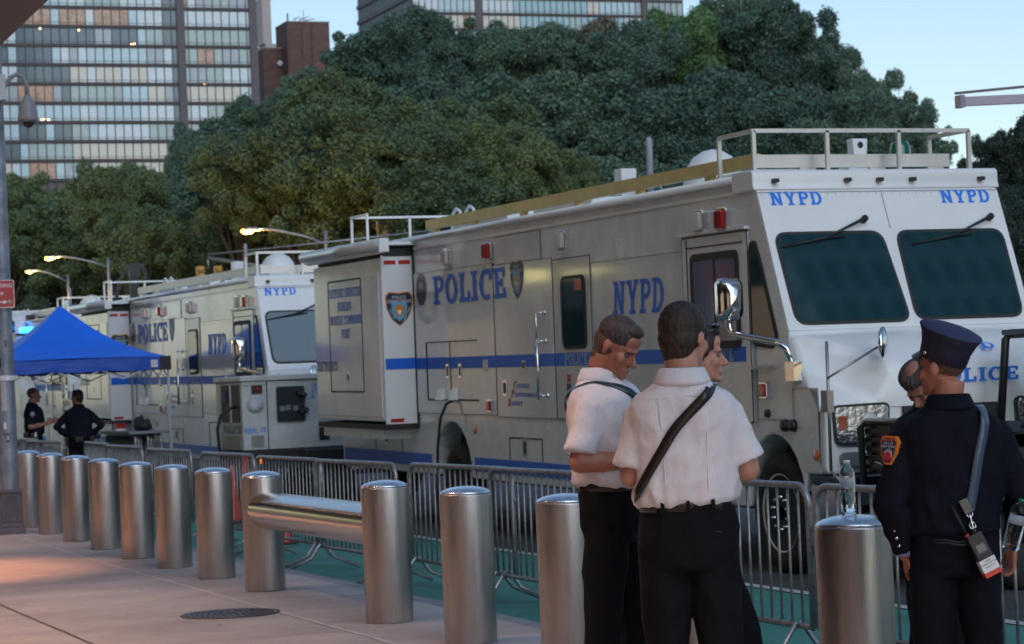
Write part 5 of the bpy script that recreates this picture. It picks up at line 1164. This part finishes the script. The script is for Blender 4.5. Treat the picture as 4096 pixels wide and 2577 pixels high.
    if collar:
        mb = M(); R_ = []
        for z, g in ((1.475, .018), (1.515, .010), (1.545, .006), (1.541, .018), (1.50, .036), (1.482, .042)):
            ring = []
            for kk in range(28):
                th = 2*pi*kk/28; fr = max(0, sin(th)); ring.append(Vector(((.066+g)*cos(th), -.022+(.066+g)*sin(th), z-.030*fr**2-(.02*fr**6 if g > .03 else 0))))
            R_.append(ring)
        mb.loft(R_+[R_[0]], cap=False); mb.build('collar', top, P)
    t = M()
    if jacket: hr = [(.86, .19, .135, 0), (.95, .188, .135, 0), (1.04, .182, .128, 0)]
    t.loft([sup(.150, .105, 0, .82), sup(.176, .122, 0, .88), sup(.178, .122, 0, .95), sup(.172, .118, 0, 1.02), sup(.168, .114, 0, 1.062)])
    for k in (-1, 1):
        kn, an = Vector(Lg[k][0]), Vector(Lg[k][1]); t.tube([(k*.086, 0, .93), (k*.090+(kn.x-k*.1)*.3, kn.y*.3, .74), kn, kn.lerp(an, .5), an+Vector((0, .01, -.02))], [.088, .094, .076, .072, .074], 22)
    folds(organic(t, 'trousers', trousers, P, .010, 4), 'trousers')
    for k in (-1, 1):
        an = Vector(Lg[k][1]); mb = M(); mb.ell(an+Vector((0, .06, -.045)), (.045, .135, .042), 16, 10).ell(an+Vector((0, -.01, -.03)), (.045, .06, .05)); mb.box(an+Vector((-.042, -.06, -.085)), an+Vector((.042, .17, -.065))); organic(mb, 'shoe', leath, P, .008, 2)
    if not jacket:
        mb = M(); r0 = [sup(.166, .112, 0, z, 36) for z in (1.028, 1.028, 1.066, 1.066)]; r0[1] = sup(.1745, .1205, 0, 1.028, 36); r0[2] = sup(.1735, .1195, 0, 1.066, 36); mb.loft(r0+[r0[0]], cap=False); mb.build('belt', leath, P)
    return P, hp, Rh
def strap(P, path, w_=.038, m=leath, name='strap', rings=RINGS, grow=.010, label=None):
    """path: list of (x, z, side) with side -1 back, +1 front, 0 over the shoulder"""
    pts, nr = [], []
    for x, z, sd in path:
        if sd: p = surf(x, z, sd, rings, grow); a, bb, c = ring_at(z, rings); n = Vector((x/a**2, (p.y-c)/bb**2, .1/bb))
        else: p = Vector((x, -.02, z)); n = Vector((0, 0, 1))
        pts.append(p); nr.append(n)
    P2, N2 = [], []
    for i in range(len(pts)-1):
        for k in range(4):
            t = k/4; a = pts[max(i-1, 0)]; b = pts[i]; c = pts[i+1]; d = pts[min(i+2, len(pts)-1)]
            P2.append(.5*((2*b)+(c-a)*t+(2*a-5*b+4*c-d)*t*t+(-a+3*b-3*c+d)*t**3)); N2.append(nr[i].normalized().lerp(nr[i+1].normalized(), t))
    P2.append(pts[-1]); N2.append(nr[-1]); o = ribbon(P2, N2, w_).build(name, m, P)
    if label: o['label'] = label
    return o
def at(x, y, d):      # helper used only to note where people stand (metres along and across the camera axis)
    return None
# officer looking down (white shirt, three quarter profile)
BR_ = [(z, a*1.02, b*1.12, c) for z, a, b, c in RINGS]
p1, hp1, _ = person('officer in a white short sleeved shirt looking down at his hands', (4.24, 10.06, 0), -132, 1.075, (-30, -12, 0),
    {1: ((.245, -.05, 1.155), (.11, .20, 1.155)), -1: ((-.24, .0, 1.16), (-.06, .25, 1.17))}, {-1: ((-.10, .05, .50), (-.12, .03, .085)), 1: ((.11, -.02, .50), (.13, -.06, .085))},
    skin_r, hair='crop', hairm=hair_g, rings=BR_, group='officers standing behind the bollards')
strap(p1, [(-.16, 1.12, 1), (-.08, 1.26, 1), (.02, 1.38, 1), (.08, 1.445, 1), (.11, 1.484, 0), (.10, 1.44, -1), (.04, 1.36, -1), (-.10, 1.18, -1)], .034, rings=BR_, m=mat('blue black leather', (.015, .03, .05), .3, coat=.3))
def pocket(P, x, z, rings):
    mb = M(); vs = []
    for (dx, dz) in ((-.055, .04), (.055, .04), (.055, -.07), (.045, -.08), (-.045, -.08), (-.055, -.07)): vs.append(surf(x+dx, z+dz, 1, rings, .004))
    n = Vector((0, 1, 0)); mb.add(vs+[v+n*.005 for v in vs], [(6, 7, 8, 9, 10, 11)]+[(i, (i+1) % 6, 6+(i+1) % 6, 6+i) for i in range(6)]); 
    vs = [surf(x+dx, z+dz, 1, rings, .010) for dx, dz in ((-.058, .045), (.058, .045), (.058, .015), (0, .0), (-.058, .015))]
    mb.add(vs+[v+n*.005 for v in vs], [(5, 6, 7, 8, 9)]+[(i, (i+1) % 5, 5+(i+1) % 5, 5+i) for i in range(5)]); mb.ell(surf(x, z+.012, 1, rings, .016), .006, 8, 6)
    mb.build('pocket', shirt_w, P)
pocket(p1, .10, 1.32, BR_); pocket(p1, -.10, 1.32, BR_)
M().box((.060, .062, 1.50), (.066, .068, 1.525)).build('collar_bar', mat('gold pin', (.6, .4, .15), .3, 1.), p1)
M().prism(rrect(-.035, -.07, .035, .07, .01), lambda u, v, w_: (.02+u, .31+v*.8, 1.20+w_+v*.3), 0, .009).build('phone', blackm, p1)
# officer seen from behind
p2, hp2, _ = person('officer in a white shirt seen from behind with a black strap across the back', (3.885, 8.47, 0), -24, 1.06, (-4, -34, 0),
    {1: ((.225, .00, 1.165), (.03, .20, 1.18)), -1: ((-.200, .0, 1.16), (-.04, .22, 1.20))}, {-1: ((-.10, .02, .50), (-.13, .0, .085)), 1: ((.10, .0, .50), (.13, -.02, .085))},
    skin_p, hair='full', hairm=hair_b, shoulder=.150, group='officers standing behind the bollards')
strap(p2, [(.09, 1.38, 1), (.105, 1.44, 1), (.108, 1.482, 0), (.09, 1.450, -1), (.05, 1.41, -1), (-.03, 1.33, -1), (-.09, 1.24, -1), (-.135, 1.17, -1), (-.165, 1.12, -1), (-.184, 1.085, -1), (-.186, 1.075, 1), (-.16, 1.07, 1)], .036)
stitch = mat('shirt seam', (.80, .78, .82), .8)
for x in (-.085, .085): mb = M(); mb.tube([surf(x*(1.0 if z > 1.3 else .9), z, -1, RINGS, .002) for z in (1.42, 1.36, 1.28, 1.2, 1.12, 1.06)], .0022, 6); mb.build('back_seam', stitch, p2)
mb = M(); mb.tube([surf(x, 1.445-.25*abs(x)**1.6, -1, RINGS, .002) for x in (-.18, -.12, -.06, 0, .06, .12, .18)], .0022, 6); mb.build('yoke_seam', stitch, p2)
for x in (-.09, .0, .09): M().box(Vector((x-.007, -.124, 1.02)), Vector((x+.007, -.105, 1.07))).build('belt_loop', dark_t, p2)
mb = M(); mb.tube([(.055, -.112, .955), (.12, -.104, .952)], .0025, 6); mb.build('back_pocket', seamm, p2)
# officer in profile behind
p3, hp3, Rh3 = person('officer in profile with sunglasses pushed up, mostly hidden behind another officer', (4.365, 9.365, 0), -112, 1.025, (-3, 0, 0),
    {1: ((.22, -.06, 1.12), (.175, .0, .92), dict(fwd=(-.6, .0, -1), thumb=(0, 1, 0), curl=.4)), -1: ((-.22, -.06, 1.12), (-.20, .06, .87), dict(fwd=(0, .2, -1), thumb=(0, 1, 0), curl=.4))}, {-1: ((-.10, .06, .50), (-.12, .05, .085)), 1: ((.10, .14, .50), (.12, .20, .085))},
    skin_p, top=navy_c, sleeve='long', hair='full', hairm=hair_b, group='officers standing behind the bollards')
mb = M(); mb.tube([hp3(.075, -.02, .075), hp3(.07, .05, .105), hp3(.055, .075, .115)], .003, 6)
for k in (-1, 1): mb.ell(hp3(k*.034, .068, .122), (.028, .02, .010), 12, 8, Rh3)
mb.build('sunglasses', mat('sunglass lens', (.01, .02, .02), .08, coat=.6), p3)
# officer with peaked cap
JR = [(.985, .196, .140, 0), (1.03, .196, .140, 0), (1.10, .196, .138, 0), (1.18, .204, .142, .0), (1.27, .218, .148, .0), (1.35, .224, .148, .0), (1.405, .214, .134, -.008), (1.45, .178, .114, -.016), (1.48, .130, .094, -.023), (1.505, .088, .076, -.024), (1.52, .072, .070, -.024)]
p4, hp4, Rh4 = person('officer in a dark dress uniform and peaked cap seen from behind at the right', (4.90, 8.22, 0), -16, .966, (0, 42, 0),
    {-1: ((-.262, -.03, 1.11), (-.196, .03, .905), dict(fwd=(.40, .0, -1), thumb=(0, 1, 0), curl=.3)), 1: ((.275, -.03, 1.12), (.27, .10, .92), dict(fwd=(0, .3, -1), thumb=(0, 1, 0), curl=.6))},
    {-1: ((-.11, .02, .50), (-.15, .0, .085)), 1: ((.11, .03, .50), (.15, .02, .085))}, skin_r, top=navy_c, sleeve='long', trousers=cloth('navy trousers', (.006, .0065, .011), b=.4, sc=5), hair='buzz', hairm=hair_s, rings=JR, shoulder=.19, jacket=True, group='officers standing behind the bollards')
strap(p4, [(.10, 1.45, 1), (.118, 1.492, 0), (.112, 1.45, -1), (.10, 1.39, -1), (.075, 1.3, -1), (.055, 1.2, -1), (.04, 1.13, -1), (.028, 1.08, -1)], .040, m=leath_g, rings=JR, grow=.012)
def hatp(x, y, z): return hp4(x, y, z)
tilt = Rh4 @ Euler((RAD(22), 0, 0)).to_matrix()
def capring(rx, ry, z, n=36): return [hp4(0, -.008, .040) + tilt @ Vector((rx*cos(2*pi*k/n), ry*sin(2*pi*k/n), z)) for k in range(n)]
capm = mat('cap cloth', (.014, .016, .040), .75, bump=.15, bscale=60); capt = mat('cap top cloth', (.03, .035, .10), .8, bump=.1, bscale=60)
cap = M().loft([capring(.080, .100, -.012), capring(.083, .103, -.010), capring(.088, .108, .045), capring(.100, .120, .085), capring(.116, .136, .112), capring(.114, .134, .116)]).build('peaked_cap', capm, p4)
M().loft([capring(.1165, .1365, .1125), capring(.112, .132, .120), capring(.085, .10, .130), capring(.04, .05, .134), capring(.002, .002, .135)], cap=False).build('cap_top', capt, cap)
vis = M(); vs = []
for k in range(13):
    a = RAD(25+130*k/12)
    for e, dz in ((1.0, .0), (1.42, -.032)): vs.append(hp4(0, -.008, .040) + tilt @ Vector((.083*cos(a)*(1+(e-1)*.25), .103*sin(a)*(1+(e-1)*.75), -.004+dz)))
vis.add(vs+[v+Vector((0, 0, .003)) for v in vs], [(2*k, 2*k+2, 2*k+3, 2*k+1) for k in range(12)]+[(26+2*k, 26+2*k+1, 26+2*k+3, 26+2*k+2) for k in range(12)], True); vis.build('visor', leath, cap)
for k in (-1, 1): M().ell(hp4(0, -.008, .040) + tilt @ Vector((k*.082, .038, .010)), .009, 10, 8).build('cap_button', mat('silver button', (.6, .6, .58), .2, 1.), cap)
silvb = mat('silver button', (.6, .6, .58), .2, 1.)
for k in range(3):
    for s_ in (-1, 1):
        M().ell((-.196-.0103*(k+1)-.024, .03-.0094*(k+1)-.044, .945+.032*k) if s_ < 0 else (.318, .075-.01*k, .95+.034*k), .0085, 10, 8).build('sleeve_button', silvb, p4)
M().lathe([(.0462, 0), (.0462, .022)], (-.200, .030, .900), 20).build('shirt_cuff', mat('lilac cuff', (.20, .20, .34), .7), p4)
# sleeve patch with lettering on the left upper arm
pc = Vector((-.262, -.055, 1.33)); pn = Vector((-.78, -.62, .12)).normalized(); pu = Vector((.08, 0, 1)).normalized(); pxx = pu.cross(pn).normalized(); pu = pn.cross(pxx)
def pat(sc, l, m, nm, par, P=((-.5, .30), (-.36, .5), (.36, .5), (.5, .30), (.42, -.1), (.18, -.5), (-.18, -.5), (-.42, -.1)), dz=0):
    vs = [pc+pxx*u*.085*sc+pu*(v*sc+dz)*.115+pn*l for u, v in P]; return M().add(vs+[v-pn*.03 for v in vs], [list(range(8))]+[(i, 8+i, 8+(i+1) % 8, (i+1) % 8) for i in range(8)]).build(nm, m, par)
orr = mat('orange embroidery', (.70, .17, .02), .6); nav = mat('navy embroidery', (.015, .02, .07), .6); wht = mat('white embroidery', (.55, .55, .58), .6); rdd = mat('red embroidery', (.50, .02, .04), .6)
pa_ = pat(1.0, .004, orr, 'sleeve_patch', p4); pat(.86, .0055, nav, 'field', pa_)
mb = M()
for k, h_ in enumerate((.35, .55, .4, .8, .5, .95, .45, .6, .35)): mb.add([pc+pxx*(u-.018+.0045*k)+pu*v+pn*.0065 for u, v in ((0, -.030), (.004, -.030), (.004, -.012+.022*h_), (0, -.012+.022*h_))], [(0, 1, 2, 3)])
mb.build('skyline', wht, pa_); mb = M(); mb.add([pc+pxx*.017*cos(2*pi*k/20)+pu*(-.024+.019*sin(2*pi*k/20))+pn*.0072 for k in range(20)], [list(range(20))]); mb.build('red_rose', rdd, pa_)
sans('CITY OF', 'lettering', wht, pc+pu*.022+pn*.004, pxx, pu, .009, pa_, bold=.02); sans('NEW YORK', 'lettering', wht, pc+pu*.010+pn*.004, pxx, pu, .009, pa_, bold=.02)
sans('FIRE DEPT', 'lettering', orr, pc+pu*.036+pn*.004, pxx, pu, .011, pa_, bold=.02)
# radio hanging on the strap (held by the strap: its own thing)
rd = thing('hand_radio', 'black hand radio with a white and red label hanging on a strap clip', 'radio', (0, 0, 0))
Mp4 = Matrix.Translation(Vector((4.90, 8.22, 0))) @ Euler((0, 0, RAD(-16))).to_matrix().to_4x4() @ Matrix.Scale(.966, 4)
rbase = Mp4 @ Vector((.045, -.175, .955)); rd.location = rbase; rd.rotation_euler = (RAD(-4), RAD(-24), RAD(-16))
radm = mat('radio plastic', (.014, .014, .015), .45)
M().prism(rrect(-.032, -.115, .032, .035, .008), SY, -.022, .022).build('casing', radm, rd, bevel=.004)
M().prism(rrect(-.018, -.04, .018, -.008, .003), SY, -.0245, -.022).build('screen', mat('grey screen', (.05, .055, .06), .2), rd)
mb = M()
for i in range(4):
    for j in range(2): mb.ell((-.02+.013*i, -.0225, -.053-.011*j), .0035, 6, 5)
mb.build('keypad', mat('dark keys', (.05, .05, .055), .5), rd)
M().tube([(-.022, 0, .03), (-.022, 0, .17)], [.0065, .0045], 8).build('aerial', radm, rd); M().tube([(-.022, 0, .03), (-.022, 0, .045)], .010, 10).build('red_ring', redt, rd); M().tube([(.012, 0, .03), (.012, 0, .052)], .009, 10).build('knob', radm, rd)
rl = M().box((-.033, -.0235, -.118), (.033, .0235, -.068)).build('white_label', whitep, rd); M().box((-.0335, -.024, -.137), (.0335, .024, -.118)).build('red_label', mat('bright red label', (.75, .06, .02), .5), rd)
ink = mat('black ink', (.02, .02, .02), .6)
for t_, z in (('USAR', -.080), ('COMMAND POST', -.091), ('RADIO 9', -.103)): sans(t_, 'lettering', ink, (0, -.0236, z), (1, 0, 0), UP, .007, rl, lift=.0006)
sans('DO NOT USE', 'lettering', inkm, (0, -.0242, -.131), (1, 0, 0), UP, .007, rl, lift=.0006)
mb = M(); q = rd.rotation_euler.to_matrix().inverted() @ (Mp4 @ Vector((.025, -.155, 1.075))-rbase); 
mb.tube([q, q*.75, q*.5+Vector((0, 0, .0)), Vector((.0, 0, .03))], .0045, 8)
for f_ in (.95, .55): mb.tube([q*f_+Vector((.012*cos(a), 0, .014*sin(a))) for a in [RAD(40*k) for k in range(10)]], .003, 6)
mb.build('clip', chrome, rd)
M().box(q+Vector((-.02, -.006, -.005)), q+Vector((.02, .004, .055))).build('strap_end', leath, rd, bevel=.003)
mb = M(); rr_ = random.Random(3); pts = [Vector((-.02, 0, .02)), Vector((-.06, 0, .03)), Vector((-.10, .01, .06)), Vector((-.14, .02, .08))]; mb.tube(pts, .003, 6).tube([p+Vector((0, 0, -.012)) for p in pts], .003, 6); mb.build('cord', blackm, rd)
# drink bottle with green cap in the hip pocket
def bottle(root, h, r, capm_, water=True, lab=False):
    clear = mat('clear plastic', (.96, .98, 1.0), .03, trans=1., ior=1.28, bump=.15, bscale=60)
    pr = [(.001, .004), (r*.85, .0), (r, .012)]; n = 10
    for k in range(n): z = .02+(h*.62-.02)*k/n; pr += [(r, z), (r*.965, z+h*.018), (r, z+h*.036)]
    pr += [(r*.90, h*.66), (r, h*.70), (r*.92, h*.80), (r*.60, h*.88), (r*.36, h*.93), (r*.36, h*.955), (.001, h*.956)]
    if r < .034: pr = [(a*(.90 if h*.40 < z < h*.46 else 1), z) for a, z in pr]
    M().lathe(pr, n=28).build('bottle_body', clear, root)
    M().lathe([(.001, h*.94), (r*.42, h*.94), (r*.42, h), (.001, h*1.002)], n=20).build('bottle_cap', capm_, root)
    if water: M().lathe([(.001, .008), (r*.93, .012), (r*.93, h*.40), (.001, h*.40)], n=24).build('water', mat('water', (.92, .97, 1.), .02, trans=1., ior=1.2), root)
    M().lathe([(r*1.004, h*.50), (r*1.004, h*.68)], n=28).build('label_band', mat('pale film label', (.65, .75, .85), .2, alpha=.35), root)
wb = thing('water_bottle', 'clear half full water bottle with a white cap standing on the nearest steel bollard', 'bottle', (5.03, 9.30, BH+.046)); bottle(wb, .235, .034, whitep)
gb = thing('drink_bottle', 'clear drink bottle with a green cap tucked in a hip pocket', 'bottle', Mp4 @ Vector((.200, -.10, .915))); gb.rotation_euler = (RAD(8), RAD(14), 0); bottle(gb, .20, .035, mat('green cap', (.01, .22, .08), .4), False)
# balding man looking at a phone
p5, hp5, _ = person('balding man bowed over a phone, hidden behind the officer in the peaked cap', (5.735, 9.765, 0), 116, .955, (-50, 2, 0),
    {1: ((.22, .0, 1.12), (.10, .22, 1.16)), -1: ((-.20, .05, 1.12), (-.045, .235, 1.16), dict(fwd=(.05, .8, .3), thumb=(.6, 0, .8), curl=.8))}, None, skin_s, top=navy_c, sleeve='long', hair='ring', hairm=hair_g, group='officers standing behind the bollards')
ph = thing('mobile_phone', 'black mobile phone held up in the hand of the balding man', 'phone', (0, 0, 0))
Mp5 = Matrix.Translation(Vector((5.735, 9.765, 0))) @ Euler((0, 0, RAD(112))).to_matrix().to_4x4()
ph.location = Mp5 @ Vector((-.02, .35, 1.15)); ph.rotation_euler = (RAD(0), RAD(24), RAD(-28))
M().prism(rrect(-.037, -.075, .037, .075, .01), lambda u, v, w_: (v, u, w_), -.0045, .0045).build('phone_case', blackm, ph, bevel=.002); M().prism(rrect(-.033, -.07, .033, .07, .008), lambda u, v, w_: (v, u, w_), .0046, .0052).build('screen', mat('dark screen', (.01, .01, .015), .05), ph)
# two officers under the tent
G2 = 'officers talking under the tent'; gy2 = gz(41)-.12
p6, hp6, _ = person('officer in a dark short sleeved uniform under the tent, facing right with hands raised', (6.82, 41.1, gy2), -104, 1.07, (0, 0, 0),
    {1: ((.24, -.04, 1.16), (.13, .21, 1.20), dict(fwd=(-.3, .8, .5), thumb=(-.3, 0, 1), curl=.5)), -1: ((-.24, .0, 1.16), (-.10, .24, 1.22))}, None, skin_s, top=cop_c, hair='buzz', hairm=hair_s, rings=[(z, a, b*1.12, c) for z, a, b, c in RINGS], voxel=.009, group=G2)
M().add([(.275, .0+.035*cos(a), 1.36+.04*sin(a)) for a in [2*pi*k/12 for k in range(12)]], [list(range(12))]).build('shoulder_patch', mat('pale patch', (.28, .33, .42), .6), p6)
M().box((-.16, -.16, .97), (.21, -.08, 1.08)).box((.16, -.05, .90), (.23, .06, 1.06)).build('duty_belt', leath, p6, bevel=.01); M().box((.19, .02, 1.0), (.235, .05, 1.07)).build('white_card', whitep, p6)
p7, hp7, _ = person('officer in a dark long sleeved jacket under the tent, back turned with hands on hips', (7.55, 40.95, gy2), -16, 1.03, (0, 62, 0),
    {1: ((.37, -.07, 1.19), (.20, .04, 1.03), dict(fwd=(-.8, .6, -.1), thumb=(0, .2, 1), curl=.4)), -1: ((-.36, -.07, 1.19), (-.20, .04, 1.03), dict(fwd=(.8, .6, -.1), thumb=(0, .2, 1), curl=.4))}, None, skin_s, top=cop_c, sleeve='long', hair='full', hairm=hair_b, rings=[(z, a*1.06, b*1.05, c) for z, a, b, c in JR], voxel=.009, jacket=True, group=G2)
M().box((.17, -.10, .84), (.23, .04, 1.0)).box((-.23, -.12, .86), (-.17, .02, 1.0)).box((-.06, -.17, .92), (.08, -.13, 1.0)).build('duty_belt', leath, p7, bevel=.01)
